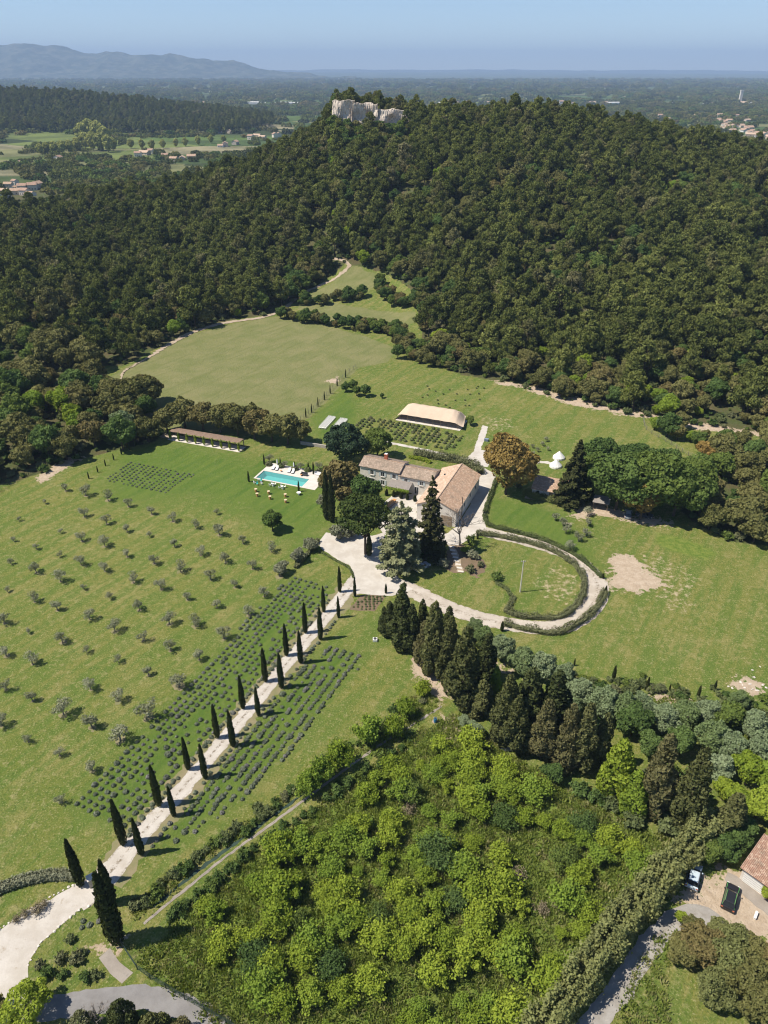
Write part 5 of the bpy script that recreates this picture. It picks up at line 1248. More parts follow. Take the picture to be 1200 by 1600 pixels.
# farmhouse, long two-block front facing the terrace
house = thing('farmhouse', 'pale stone two-storey farmhouse with long tiled roof and blue-grey shutters', 'house', *HO, 0, HR)
for (x0, x1, ze, zr, nm) in ((-26.8, -15.0, 5.6, 6.75, 'tile_grey'), (-14.997, -5.6, 4.9, 6.05, 'tile_grey')):
    gable_walls(x0, x1, 12.3, 19.2, ze, zr - .12).obj('wall', M['stone'], house)
    ym = 15.75; o_ = .4
    rf = B().add(*slope((x0 - .3, 12.3 - o_, ze - .07), (x1 + .15, 12.3 - o_, ze - .07), (x1 + .15, ym, zr + .06), (x0 - .3, ym, zr + .06)))
    rf.add(*slope((x1 + .15, 19.2 + o_, ze - .07), (x0 - .3, 19.2 + o_, ze - .07), (x0 - .3, ym, zr + .06), (x1 + .15, ym, zr + .06)))
    rf = rf.obj('roof', M[nm], house)
    B().tube([(x0 - .3, ym, zr + .09), (x1 + .15, ym, zr + .09)], [.13, .13], 6).obj('ridge_tiles', M['tile'], rf)
ch = B().box(-21.2, -20.3, 16.3, 17.0, 5.9, 8.0).box(-21.3, -20.2, 16.2, 17.1, 8.0, 8.12).obj('chimney', M['brick'], house)
B().box(-21.15, -20.35, 16.35, 16.95, 8.12, 8.35).obj('chimney_cap', M['white'], ch)
for x in (-23.2, -20.0, -16.6): window(house, x, 3.5, .95, 1.25, 12.3)
for x in (-13.1, -8.6): window(house, x, 3.05, .9, 1.1, 12.3)
window(house, -20.0, .9, 1.0, 1.35, 12.3)
window(house, -23.5, .15, 2.2, 2.1, 12.3, False, sill=False); window(house, -10.0, .12, 1.0, 2.1, 12.3, False, sill=False); window(house, -14.2, .12, 1.6, 2.1, 12.3, False, sill=False)
aw = B()
for i in range(30):
    t = i / 30; x = -17.3 + 6.2 * t
    aw.add([(x, 9.0, 2.55), (x + .19, 9.0, 2.55), (x + .19, 12.25, 3.35), (x, 12.25, 3.35), (x, 9.0, 2.5), (x + .19, 9.0, 2.5), (x + .19, 12.25, 3.3), (x, 12.25, 3.3)], [(0, 1, 2, 3), (7, 6, 5, 4), (0, 4, 5, 1), (3, 2, 6, 7), (0, 3, 7, 4), (1, 5, 6, 2)])
aw = aw.obj('awning', M['zinc'], house)
B().box(-17.3, -11.1, 9.02, 9.14, 2.36, 2.49).obj('beam', M['wood'], aw)
for x in (-17.2, -15.2, -13.2, -11.2): B().box(x - .07, x + .07, 9.03, 9.15, 0, 2.36).obj('post', M['wood'], aw)
def loc(lx, ly): return HO[0] + lx * math.cos(HR) - ly * math.sin(HR), HO[1] + lx * math.sin(HR) + ly * math.cos(HR)
hedge('climbing_vine', 'bright green vine trained along the edge of the slatted awning', None, .7, .5, M['lime'], 110, .1, .3, world=[loc(-17.4, 8.7), loc(-14, 8.7), loc(-11.2, 8.75)]).location.z = 2.1
for lx in (-17.3, -15.2, -13.0, -11.2, -9.0):
    x, y = loc(lx, 8.5); CYP[1].place('clipped_shrub', 'small clipped upright shrub before the slatted awning', 'shrub', x, y, .9, group='clipped shrubs before the awning', zs=.24)
# barn
barn = thing('barn', 'large low stone barn with a wide tiled double-slope roof', 'barn', *HO, 0, HR)
gable_walls(-5.35, 5.1, 0, 21.2, 4.75, 6.88, 'y').obj('wall', M['stone'], barn)
zr, ze, xm = 7.0, 4.7, -.12
B().add(*slope((5.5, -.25, ze - .12), (5.5, 21.4, ze - .12), (xm, 21.4, zr), (xm, -.25, zr), rows=8)).obj('roof', M['tile'], barn)
rl_ = B().add(*slope((-5.75, 21.4, ze - .12), (-5.75, -.25, ze - .12), (xm, -.25, zr), (xm, 21.4, zr), rows=8)).obj('roof', M['tile_pale'], barn)
B().tube([(xm, -.25, zr + .05), (xm, 21.4, zr + .05)], [.15, .15], 6).obj('ridge_tiles', M['tile_pale'], rl_)
B().box(-3.4, -2.6, 15.5, 16.1, 5.62, 5.86).obj('skylight', M['glass'], rl_)
for y in (2.5, 7.5, 12.5, 17.5):
    w_ = B().box(5.09, 5.13, y - .45, y + .45, 2.2, 3.3).obj('window', M['glass'], barn); B().box(5.1, 5.18, y - .55, y + .55, 3.3, 3.42).obj('lintel', M['travertine'], w_)
B().box(1.2, 4.2, -.06, .02, 0, 2.8).obj('door', M['wood'], barn); B().box(-3.2, -1.9, -.05, .02, 1.0, 2.6).obj('window', M['glass'], barn)
B().tube([(5.35, 4.5, 0), (5.35, 4.5, 6.6)], [.12, .10], 6).obj('flue_pipe', M['metal'], barn)
# low link and terrace wall behind
tag(B().box(-.2, .2, 0, 17, 0, 1.0).obj('garden_wall', M['stone2']), 'low stone wall along the shaded walk between pool lawn and chairs', 'wall')
gw = bpy.data.objects['garden_wall']; p0 = at(470, 694); p1 = at(520, 702); gw.location = (*p0, 0); gw.rotation_euler.z = math.atan2(p1[1] - p0[1], p1[0] - p0[0]) - math.pi / 2
# long table on the terrace
tb = thing('long_table', 'long bright orange wooden table on the terrace', 'table', *at(598 + 9, 792), 0, math.radians(58))
B().box(-3.4, 3.4, -.5, .5, .72, .78).obj('tabletop', M['orange'], tb)
for x in (-3.0, 0, 3.0):
    for y in (-.42, .42): B().box(x - .05, x + .05, y - .05, y + .05, 0, .72).obj('leg', M['wood'], tb)
for s in (-1, 1):
    bn = thing('bench', 'long wooden bench at the side of the orange table', 'bench', tb.location.x - s * .85 * math.sin(math.radians(58)), tb.location.y + s * .85 * math.cos(math.radians(58)), 0, math.radians(58), 'benches of the orange table')
    B().box(-3.2, 3.2, -.15, .15, .42, .46).obj('seat', M['wood'], bn)
    for x in (-2.8, 0, 2.8): B().box(x - .04, x + .04, -.12, .12, 0, .42).obj('leg', M['wood'], bn)
x, y = at(693, 812)
fo = thing('stone_basin', 'round stone basin on the gravel before the barn gable', 'basin', x, y, 0)
B().lathe([(0, .0), (1.5, 0), (1.5, .5), (1.25, .5), (1.25, .12), (0, .12)], k=20).obj('rim', M['stone2'], fo); B().lathe([(0, .36), (1.24, .36)], k=20).obj('water', mw, fo)

# annex
ax_, ay_ = at(826, 782); a2 = at(888, 794); AR = math.atan2(a2[1] - ay_, a2[0] - ax_)
an = thing('annex', 'low stone annex with a single tiled slope beside the dark conifer', 'house', ax_ + 1.2, ay_ + 2.6, 0, AR)
LA = 12.0
B().box(0, LA, 0, 5.0, 0, 2.5).obj('wall', M['stone'], an)
B().add(*slope((-.3, -.5, 2.45), (LA + .3, -.5, 2.45), (LA + .3, 5.2, 3.9), (-.3, 5.2, 3.9))).obj('roof', M['tile'], an)
B().add([(0, 5, 2.5), (LA, 5, 2.5), (LA, 5, 3.7), (0, 5, 3.7), (0, 0.1, 2.5), (LA, 0.1, 2.5)], [(0, 1, 2, 3), (0, 3, 4), (1, 5, 2)]).obj('gable_wall', M['stone'], an)
B().box(4.6, 5.6, -.04, .03, 0, 2.0).obj('door', M['wood'], an); B().box(6.2, 11.0, -.035, .03, 0, 2.15).obj('painted_bay_shade', M['dark'], an)  # the bay is a dark panel on the solid wall, its shade painted
B().box(1.2, 2.0, -.03, .03, .9, 1.9).obj('window', M['glass'], an)
for k, dx in enumerate((7.0, 8.4, 9.8)):
    x, y = ax_ + (dx) * math.cos(AR) + .8 * math.sin(AR), ay_ + 3.0 + dx * math.sin(AR) - .9 * math.cos(AR)
    ar = thing('armchair', 'rounded pale armchair before the open bay of the annex', 'armchair', x, y, 0, AR, 'armchairs before the annex')
    B().box(-.45, .45, -.4, .4, .12, .42).obj('seat', M['cloth'], ar); B().box(-.45, .45, .28, .46, .42, .95).obj('backrest', M['cloth'], ar)
    for s in (-.45, .33): B().box(s, s + .12, -.4, .28, .42, .62).obj('armrest', M['cloth'], ar)
    for s in (-.38, .32):
        for t in (-.34, .3): B().box(s, s + .06, t, t + .06, 0, .12).obj('leg', M['wood'], ar)
sheet('annex_terrace', [(ax_ - 1, ay_ + 1.0), (ax_ + 13, ay_ - 2.6), (ax_ + 14.5, ay_ - .5), (ax_ + 12.5, ay_ + 2.6), (ax_, ay_ + 3.2)], M['track'], .046)
# lean-to shed in the grove
x, y = at(926, 795)
sh = thing('garden_shed', 'small grey-roofed open shed at the edge of the shady grove', 'shed', x, y, 0, math.radians(-20))
for lx in (0, 3.6):
    for ly in (0, 2.6): B().box(lx - .07, lx + .07, ly - .07, ly + .07, 0, 2.2 + (.4 if ly else 0)).obj('post', M['wood'], sh)
B().add([(-.3, -.4, 2.2), (4.0, -.4, 2.2), (4.0, 3.0, 2.72), (-.3, 3.0, 2.72), (-.3, -.4, 2.26), (4.0, -.4, 2.26), (4.0, 3.0, 2.78), (-.3, 3.0, 2.78)], [(3, 2, 1, 0), (4, 5, 6, 7), (0, 1, 5, 4), (1, 2, 6, 5), (2, 3, 7, 6), (3, 0, 4, 7)]).obj('roof', M['zinc'], sh)
B().box(0, 3.6, 2.55, 2.65, 0, 2.4).obj('wall', M['wood'], sh)

# bell tents
for u, v, l in [(873, 716, 'white bell tent farther from the annex'), (868, 729, 'white bell tent nearer the annex')]:
    x, y = at(u, v); bt = thing('bell_tent', l + ', by the short white path', 'tent', x, y, 0, 0, None, .85)
    B().lathe([(2.15, 0), (2.1, .65), (1.05, 1.75), (.12, 2.75), (.0, 2.8)], k=14).obj('canvas', M['cloth'], bt); B().tube([(0, 0, 2.7), (0, 0, 2.95)], [.04, .03], 5).obj('pole', M['wood'], bt)
    B().add([(-.4, -2.16, .02), (.4, -2.16, .02), (.0, -1.35, 1.5)], [(0, 1, 2)]).obj('painted_doorway_shade', M['dark'], bt)  # dark triangle paints the shade inside the tent doorway
# stretch tent
tx, ty = at(617.5, 656); TL = 22.6; TW = 8.6
te = thing('stretch_tent', 'long beige stretch tent with scalloped peaks over a pale floor', 'tent', tx, ty, 0, math.radians(-22.4))
n, m = 70, 26; V = []
for j in range(m + 1):
    q = j / m
    for i in range(n + 1):
        s = i / n; e = min(s, 1 - s) * 2
        ridge_ = 2.35 + 1.9 * math.sin(math.pi / 2 * min(1, q / .6)) if q < .6 else 4.25 - 2.0 * ((q - .6) / .4) ** 2
        zz = 2.35 + (ridge_ - 2.35) * min(1, e * 3.0) ** .7
        zz = max(.35 if s < .04 else 1.4, zz * (.5 + .5 * min(1, e * 5)) + .14 * abs(math.sin(s * math.pi * 7)) * (q > .5) * q - .10 * abs(math.sin(s * math.pi * 6)) * (1 - q))
        if s < .05: zz *= .35 + 13 * s
        V.append((TL * s + (.5 - q) * (1.8 if s > .5 else -1.2) * (abs(s - .5) * 2) ** 4, .2 + TW * q + .25 * abs(math.sin(s * math.pi * 7)) * (q > .95), zz))
ix = np.arange((n + 1) * (m + 1)).reshape(m + 1, n + 1); q4 = np.stack([ix[:-1, :-1], ix[:-1, 1:], ix[1:, 1:], ix[1:, :-1]], -1).reshape(-1, 4)
link('canopy', npmesh('canopy', np.array(V), q4, [M['canvas']], smooth_sh=True), te)
B().box(.2, TL - .1, -.3, TW - .4, .02, .12).obj('floor', M['travertine'], te)
for i in range(8):
    B().tube([(1.4 + i * (TL - 2.6) / 7, .45, .12), (1.4 + i * (TL - 2.6) / 7, .3, 2.2)], [.06, .05], 6).obj('pole', M['wood'], te)
for i in range(6): B().tube([(2.5 + i * (TL - 5) / 5, TW * .62, .12), (2.5 + i * (TL - 5) / 5, TW * .62, 4.0)], [.06, .05], 6).obj('pole', M['wood'], te)
x, y = at(735, 664); GREEN[2].place('round_tree', 'small round tree at the end of the beige tent', 'tree', x, y, .36)
# ceremony chairs
chm = B(); 
for sx in (-.19, .19):
    for sy in (-.19, .19): chm.box(sx - .02, sx + .02, sy - .02, sy + .02, 0, .43)
def chair_meshes():
    seat = B().box(-.22, .22, -.22, .22, .43, .47).mesh('seat', M['white']); back = B().box(-.22, .22, .19, .23, .47, .92).mesh('backrest', M['white']); return seat, back, chm.mesh('legs', M['white'])
CM = chair_meshes()
def chair(x, y, rz, name, label, group, mats=None, s=1.0):
    o = thing(name, label, 'chair', x, y, 0, rz, group, s); link('seat', CM[0] if mats is None else mats[0], o); link('backrest', CM[1] if mats is None else mats[1], o); link('leg_frame', CM[2] if mats is None else mats[2], o); return o
for (u0, v0, l) in ((499, 669.5, 'block nearer the fence'), (517.5, 673, 'block nearer the tent')):
    o0 = np.array(at(u0, v0)); al = unit(np.array(at(u0 + 15.8, v0 - 17.2)) - o0); ac = np.array([al[1], -al[0]])
    for i in range(11):
        for j in range(5):
            p = o0 + al * (i * .86) + ac * (j * .52); chair(p[0], p[1], math.atan2(al[1], al[0]) - math.pi / 2, 'white_chair', 'white folding chair in the ceremony rows on the lawn, ' + l, 'ceremony chairs, ' + l)
# pergola
p0, p9 = np.array(at(266.7, 686.5)), np.array(at(373.4, 705.2)); pa = math.atan2(*(p9 - p0)[::-1]); PL = float(np.linalg.norm(p9 - p0))
pg = thing('pergola', 'long reed-covered pergola on vine-clad posts under the oak row', 'pergola', *p0, 0, pa)
vine_b = p_cypress(470, M['lime'], 2.9, .36, 240, .1, .1, 1.0, .8)
for i in range(9):
    x = i * PL / 8
    po = B().box(x - .12, x + .12, -.12, .12, 0, 2.75).obj('post', M['stone2'], pg); v_ = link('vine', vine_b.parts[1][5], po); v_.location = (x, 0, 0)
    B().box(x - .1, x + .1, 3.0, 3.2, 0, 2.4).obj('post', M['wood'], pg); B().box(x - .06, x + .06, -.3, 3.5, 2.4, 2.52).obj('beam', M['wood'], pg)
nx_, ny_ = 120, 12; V = [(PL * i / nx_ - .3, .22 + 3.3 * j / ny_ + (.35 * (float(vnoise(i * .3, 1, 1.2, 6)) - .3) if j == 0 else 0), 2.56 + .16 * math.sin(math.pi * j / ny_) + .1 * float(vnoise(i, j, 2.5, 3))) for j in range(ny_ + 1) for i in range(nx_ + 3)]
ix = np.arange((nx_ + 3) * (ny_ + 1)).reshape(ny_ + 1, nx_ + 3); q4 = np.stack([ix[:-1, :-1], ix[:-1, 1:], ix[1:, 1:], ix[1:, :-1]], -1).reshape(-1, 4)
link('reed_roof', npmesh('reed_roof', np.array(V), q4, [plain('dry_reeds', (.27, .185, .135), .95, .3, 3.0, bump=.4)]), pg)
fl = B().box(-.8, PL + .5, -.6, 3.4, .01, .05).obj('floor', M['travertine'], pg)
B().box(-4.5, -.85, .2, 3.4, .012, .04).obj('landing', M['track'], pg)
# pool
po = thing('swimming_pool', 'long turquoise pool with pale stone coping at the lawn edge', 'pool', *POOL_O, 0, POOL_A)
tile_ = plain('pool_plaster', (.22, .44, .41), .6, .08, .8)
B().add([(0, 0, 0), (POOL_L, 0, 0), (POOL_L, POOL_W, 0), (0, POOL_W, 0), (0, 0, -1.5), (POOL_L, 0, -1.2), (POOL_L, POOL_W, -1.2), (0, POOL_W, -1.5)], [(4, 5, 6, 7), (0, 4, 7, 3), (1, 2, 6, 5), (0, 1, 5, 4), (3, 7, 6, 2)]).obj('basin', tile_, po)
cp = B()
for q in ((-.55, POOL_L + .6, -.5, 0), (-.55, 0, .0, POOL_W), (POOL_L, POOL_L + .6, .0, POOL_W)): cp.box(q[0], q[1], q[2], q[3], -.3, .06)
cp.obj('coping', M['travertine'], po)
mwp, nt, out = mat_new('pool_water'); p_ = N(nt, 'ShaderNodeBsdfPrincipled'); p_.inputs['Base Color'].default_value = (.30, .80, .80, 1); p_.inputs['Roughness'].default_value = .03; p_.inputs['IOR'].default_value = 1.33; p_.inputs['Transmission Weight'].default_value = .0; p_.inputs['Specular IOR Level'].default_value = .4
b_ = N(nt, 'ShaderNodeBump'); b_.inputs['Strength'].default_value = .15; nt.links.new(noise(nt, 1.2, 3, .5, coords(nt, 'obj')), b_.inputs['Height']); nt.links.new(b_.outputs[0], p_.inputs['Normal'])
trn = N(nt, 'ShaderNodeBsdfTransparent'); trn.inputs[0].default_value = (.62, .93, .93, 1); mxs = N(nt, 'ShaderNodeMixShader'); mxs.inputs[0].default_value = .22
nt.links.new(trn.outputs[0], mxs.inputs[1]); nt.links.new(p_.outputs[0], mxs.inputs[2]); nt.links.new(mxs.outputs[0], out.inputs[0])
B().add([(0, 0, -.12), (POOL_L, 0, -.12), (POOL_L, POOL_W, -.12), (0, POOL_W, -.12)], [(0, 1, 2, 3)]).obj('water', mwp, po)
dk = B().box(-.55, POOL_L + 4.2, POOL_W + .003, POOL_W + 5.2, -.3, .055).box(POOL_L + .603, POOL_L + 4.2, -.5, POOL_W, -.3, .055)
tag(dk.obj('pool_terrace', M['travertine']), kind='structure'); dk = bpy.data.objects['pool_terrace']; dk.location = (*POOL_O, 0); dk.rotation_euler.z = POOL_A
for q in ([(-4, -3.5), (19, -3.5), (19, -.45), (-4, -.45)], [(-4, -.45), (-.5, -.45), (-.5, 9.9), (-4, 9.9)], [(-.5, POOL_W + 5.15), (19, POOL_W + 5.15), (19, POOL_W + 8.2), (-.5, POOL_W + 8.2)], [(POOL_L + 4.15, -.45), (22, -.45), (22, 12), (POOL_L + 4.15, 12)]):
    o = sheet('lawn', [pool_w(*a_) for a_ in q], mg, .002, 0, .8); at_ = o.data.attributes
    for n_ in ('meadow', 'lush'):
        a_ = at_.new(n_, 'FLOAT', 'POINT'); a_.data.foreach_set('value', np.ones(len(o.data.vertices), np.float32))
def lounger(lx, ly, rz, l):
    x, y = pool_w(lx, ly); o = thing('sun_lounger', l, 'sun lounger', x, y, .055, POOL_A + rz, 'loungers beside the pool')
    B().box(-.33, .33, -.95, .3, .26, .36).obj('mattress', M['cloth'], o); B().add([(-.33, .3, .26), (.33, .3, .26), (.33, .95, .75), (-.33, .95, .75), (-.33, .3, .36), (.33, .3, .36), (.33, .9, .85), (-.33, .9, .85)], [(3, 2, 1, 0), (4, 5, 6, 7), (0, 1, 5, 4), (1, 2, 6, 5), (2, 3, 7, 6), (3, 0, 4, 7)]).obj('backrest', M['cloth'], o)
    B().box(-.36, .36, -.98, .34, .18, .255).obj('frame', M['metal'], o)
    for sx in (-.33, .27):
        for sy in (-.9, .2): B().box(sx, sx + .06, sy, sy + .06, 0, .18).obj('leg', M['metal'], o)
for lx in (2.0, 3.2, 7.2, 8.4): lounger(lx, POOL_W + 2.1, .25, 'white sun lounger on the terrace along the pool')
for lx, l in ((2.6, 'closed white parasol by the loungers at the pool head'), (8.0, 'closed white parasol by the loungers at mid pool')):
    x, y = pool_w(lx, POOL_W + 3.5); o = thing('parasol', l, 'parasol', x, y, .055)
    B().tube([(0, 0, 0), (0, 0, 2.6)], [.04, .03], 6).obj('pole', M['wood'], o); B().lathe([(.05, 1.1), (.22, 1.2), (.2, 1.9), (.05, 2.6)], k=10).obj('canopy', M['cloth'], o); B().lathe([(0, 0), (.3, 0), (.3, .1), (0, .1)], k=10).obj('base', M['metal'], o)
for lx, ly, m_, l in ((12.2, 2.6, 'metal', 'dark outdoor sofa at the far end of the pool terrace'), (15.8, 4.2, 'cloth', 'white outdoor sofa at the far end of the pool terrace')):
    x, y = pool_w(lx, POOL_W + ly - 1.0); o = thing('outdoor_sofa', l, 'sofa', x, y, .055, POOL_A)
    B().box(-1.0, 1.0, -.4, .4, .1, .42).obj('seat', M[m_], o); B().box(-1.0, 1.0, .28, .45, .42, .85).obj('backrest', M[m_], o)
    for s in (-1.0, .85): B().box(s, s + .15, -.4, .28, .42, .62).obj('armrest', M[m_], o)
    B().box(-.9, .9, -.1, .1, 0, .1).obj('base', M['metal'], o)
for lx, ly in ((5.0, 1.2), (11.6, 1.0)):
    x, y = pool_w(lx, POOL_W + ly); o = thing('side_table', 'small orange side table on the pool terrace', 'table', x, y, .055, 0, 'orange side tables by the pool')
    B().lathe([(0, .42), (.3, .42), (.3, .47), (0, .47)], k=12).obj('tabletop', M['orange'], o); B().tube([(0, 0, 0), (0, 0, .42)], [.16, .06], 8).obj('leg', M['wood'], o)
for u, v in [(400, 768.5), (402, 775.5), (420, 772), (422, 780), (446, 776.5), (446.5, 785.5)]:
    x, y = at(u, v); o = thing('barrel_table', 'small wooden barrel table with a pale top on the pool lawn', 'table', x, y, 0, 0, 'barrel tables on the pool lawn')
    B().lathe([(0, 0), (.26, 0), (.33, .45), (.26, .9), (0, .9)], k=12).obj('barrel', M['orange'], o); B().lathe([(0, .9), (.42, .9), (.42, .96), (0, .96)], k=14).obj('tabletop', plain('pale_wood', (.66, .52, .34), .7, .1, 2), o)
tq = (B().box(-.22, .22, -.22, .22, .43, .47).mesh('seat', M['teal']), B().box(-.22, .22, .19, .23, .47, .92).mesh('backrest', M['teal']), CM[2])
for u, v, c in [(408, 753, 't'), (402, 758, 't'), (398, 756, 'w'), (404, 752, 'o'), (409, 757, 'o')]:
    x, y = at(u, v)
    if c == 't': chair(x, y, u, 'teal_chair', 'teal garden chair on the lawn at the pool head', 'teal garden chairs', tq, 1.15)
    else: chair(x, y, u, 'garden_chair', 'pale garden chair beside the teal chairs on the lawn', 'pale garden chairs by the teal ones', None, 1.1)
for u, v, l in [(426, 759, 'nearer the pool head'), (441, 763, 'towards the house')]:
    x, y = at(u, v); o = thing('bistro_table', 'white bistro table on the lawn below the pool, ' + l, 'table', x, y, 0)
    B().lathe([(0, .7), (.4, .7), (.4, .74), (0, .74)], k=14).obj('tabletop', M['white'], o); B().tube([(0, 0, 0), (0, 0, .7)], [.2, .03], 8).obj('leg', M['white'], o)
    for k in range(4): chair(x + .75 * math.cos(k * 1.57 + .4), y + .75 * math.sin(k * 1.57 + .4), k * 1.57 + .4 - 1.57, 'bistro_chair', 'white bistro chair at the table on the lawn below the pool, ' + l, 'bistro chairs ' + l)
x, y = at(467, 773); o = thing('round_table', 'round white table beside the lawn cypress', 'table', x, y, 0); B().lathe([(0, .7), (.62, .7), (.62, .75), (0, .75)], k=16).obj('tabletop', M['white'], o); B().tube([(0, 0, 0), (0, 0, .7)], [.25, .05], 8).obj('leg', M['white'], o)

# small tiled house bottom right
e0, e1 = np.array(at(1157, 1354, 2.7)), np.array(at(1200, 1385, 2.7)); dirv = unit(e1 - e0); RA = math.atan2(dirv[1], dirv[0])
rh = thing('tiled_house', 'small house with red tiled roof and white garage door beside the lane', 'house', *e0, 0, RA)
B().box(.35, 11, .35, 6.0, 0, 2.62).obj('wall', M['stone'], rh)
B().add([(.35, .36, 2.62), (.35, 6.0, 2.62), (.35, 6.0, 4.0)], [(0, 1, 2)]).obj('gable_wall', M['stone'], rh)
B().add(*slope((0, -.1, 2.62), (11.5, -.1, 2.62), (11.5, 6.3, 4.35), (0, 6.3, 4.35), .08, .22, rows=14)).obj('roof', M['tile_red'], rh)
gd_ = B().box(.7, 3.5, .28, .36, 0, 2.1).obj('garage_door', M['white'], rh)
for i in range(5): B().box(.7, 3.5, .265, .281, .2 + i * .4, .22 + i * .4).obj('panel_joint', M['zinc'], gd_)
B().box(4.3, 5.3, .28, .36, 0, 2.1).obj('door', plain('red_door', (.35, .03, .03), .5, .1, 2), rh)
B().box(1, 11, 6.4, 12, 0, 3.2).obj('rear_wing', M['zinc'], rh)
sheet('concrete_apron', [tuple(e0 + dirv * a_ + np.array([-dirv[1], dirv[0]]) * b2) for a_, b2 in ((-1.2, 0), (-1.0, -1.6), (5.5, -2.0), (6, .2), (0, .3))], M['concrete'], .03, .05)

# ---- cars
def car(label, u, v, rz, body, L=4.2, Wd=1.78, Hh=1.5, stripe=None, z=0):
    x, y = at(u, v); o = thing('parked_car', label, 'car', x, y, z, rz)
    pr = [(-.5, .30), (-.5, .62), (-.485, .80), (-.44, .86), (-.36, .90), (.20, .92), (.44, .80), (.49, .66), (.5, .45), (.49, .28)]
    b = B(); n = len(pr)
    for s, wf in ((-1, .93), (-1, 1), (1, 1), (1, .93)):
        b.v += [(q[0] * L * (1 if abs(wf - 1) < .01 else .985), s * Wd / 2 * wf * (.90 if q[1] > .84 else 1), q[1] * Hh / 1.5) for q in pr]
    for k in range(3): b.f += [(k * n + i, k * n + (i + 1) % n, (k + 1) * n + (i + 1) % n, (k + 1) * n + i) for i in range(n)]
    b.f += [tuple(range(n)), tuple(range(3 * n, 4 * n))[::-1]]
    bo = b.obj('body', body, o, True)
    for p_ in bo.data.polygons: p_.use_smooth = False
    gh = B().add([(-.45 * L, -.78, .88), (.24 * L, -.80, .9), (.24 * L, .80, .9), (-.45 * L, .78, .88), (-.36 * L, -.62, Hh - .05), (.05 * L, -.64, Hh - .05), (.05 * L, .64, Hh - .05), (-.36 * L, .62, Hh - .05)], [(0, 1, 5, 4), (1, 2, 6, 5), (2, 3, 7, 6), (3, 0, 4, 7), (4, 5, 6, 7)]).obj('window', M['glass'], o)
    B().add([(-.37 * L, -.63, Hh - .05), (.06 * L, -.65, Hh - .05), (.06 * L, .65, Hh - .05), (-.37 * L, .63, Hh - .05), (-.34 * L, -.55, Hh), (.02 * L, -.56, Hh), (.02 * L, .56, Hh), (-.34 * L, .55, Hh)], [(0, 1, 5, 4), (1, 2, 6, 5), (2, 3, 7, 6), (3, 0, 4, 7), (4, 5, 6, 7)]).obj('roof', body, o)
    for sx in (-.31, .31):
        for sy in (-1, 1):
            w_ = B().tube([(sx * L, sy * (Wd / 2 - .2), .32), (sx * L, sy * (Wd / 2 + .01), .32)], [.32, .32], 14).obj('wheel', M['metal'], o)
            B().tube([(sx * L, sy * (Wd / 2 + .005), .32), (sx * L, sy * (Wd / 2 + .025), .32)], [.19, .17], 10).obj('rim', M['zinc'], w_)
    for sy in (-1, 1):
        B().box(.46 * L, .497 * L, sy * .72 - .16, sy * .72 + .16, .56, .70).obj('headlight', M['white'], o); B().box(-.506 * L, -.48 * L, sy * .74 - .13, sy * .74 + .13, .62, .78).obj('tail_light', M['brick'], o)
        B().box(.13 * L, .17 * L, sy * .98 - .08, sy * .98 + .08, .92, 1.04).obj('wing_mirror', body, o)
        if stripe: B().box(-.45 * L, .44 * L, sy * (Wd / 2 * .86) - .025, sy * (Wd / 2 * .86) + .025, .9, .935).obj('stripe', stripe, o); B().box(-.36 * L, .06 * L, sy * .615 - .02, sy * .615 + .02, Hh - .045, Hh + .008).obj('roof_stripe', stripe, o)
    return o
def paint(name, c): 
    m = plain(name, c, .28, .05, 1, spec=.6); return m
car('black car with bright green stripes parked before the white garage door', 1140, 1405, math.radians(57), paint('black_paint', (.02, .02, .022)), 4.3, 1.8, 1.5, plain('green_stripe', (.12, .40, .10), .4, .05, 1))
car('pale blue-white car half hidden under the tall hedge by the yard', 1083, 1372, math.radians(60), paint('pale_blue_paint', (.50, .58, .64)), 4.2, 1.75)
car('silver and black car parked under the cedar by the lawn', 659, 888, math.radians(40), paint('silver_paint', (.45, .46, .48)), 4.2, 1.78)
car('dark car parked in the shade of the green grove', 1006, 807, math.radians(-30), paint('dark_paint', (.04, .045, .06)), 4.2, 1.78)
car('grey car parked in the shade of the green grove beside the shed', 981, 806, math.radians(70), paint('grey_paint', (.30, .32, .34)), 4.2, 1.78)

# poles, posts, fences, small things
x, y = at(812.5, 925); o = thing('utility_pole', 'tall pale concrete utility pole in the round lawn', 'pole', x, y, 0)
B().tube([(0, 0, -.3), (0, 0, 8.5)], [.17, .10], 8).obj('shaft', M['travertine'], o); B().box(-.5, .5, -.05, .05, 8.2, 8.32).obj('crossarm', M['zinc'], o)
for s in (-.42, .42): B().lathe([(.05, 0), (.07, .08), (.03, .16)], (s, 0, 8.32), 8).obj('insulator', M['white'], o)
def fence(name, label, px, post_h, step, post_mat, wires, wire_mat, mesh_=False):
    C_ = spline(W(px), step); o = thing(name, label, 'fence', *C_[0], 0)
    bx, by = C_[0]; z = lambda p: float(hz(*p))
    o.location.z = 0
    for p in C_: B().box(p[0] - bx - .05, p[0] - bx + .05, p[1] - by - .05, p[1] - by + .05, z(p) - .2, z(p) + post_h).obj('post', post_mat, o)
    for k in range(wires):
        hh = post_h * (k + 1) / wires - .05; B().tube([(p[0] - bx, p[1] - by, z(p) + hh) for p in C_], [.018] * len(C_), 4).obj('wire', wire_mat, o)
    return o
M['green_wire'] = plain('green_wire', (.035, .06, .045), .6, .2, 2)
fence('wire_fence', 'post and wire fence between the dry field and the tent lawn', [(470, 657), (490, 640), (515, 613), (540, 587), (556, 574)], 1.5, 3.0, M['greybark'], 4, M['zinc'])
fence('wire_fence', 'green wire fence along the dry bank beside the left wood', [(-40, 790), (0, 768), (30, 750), (60, 735), (90, 722), (115, 712)], 1.6, 2.4, M['green_wire'], 6, M['green_wire'])
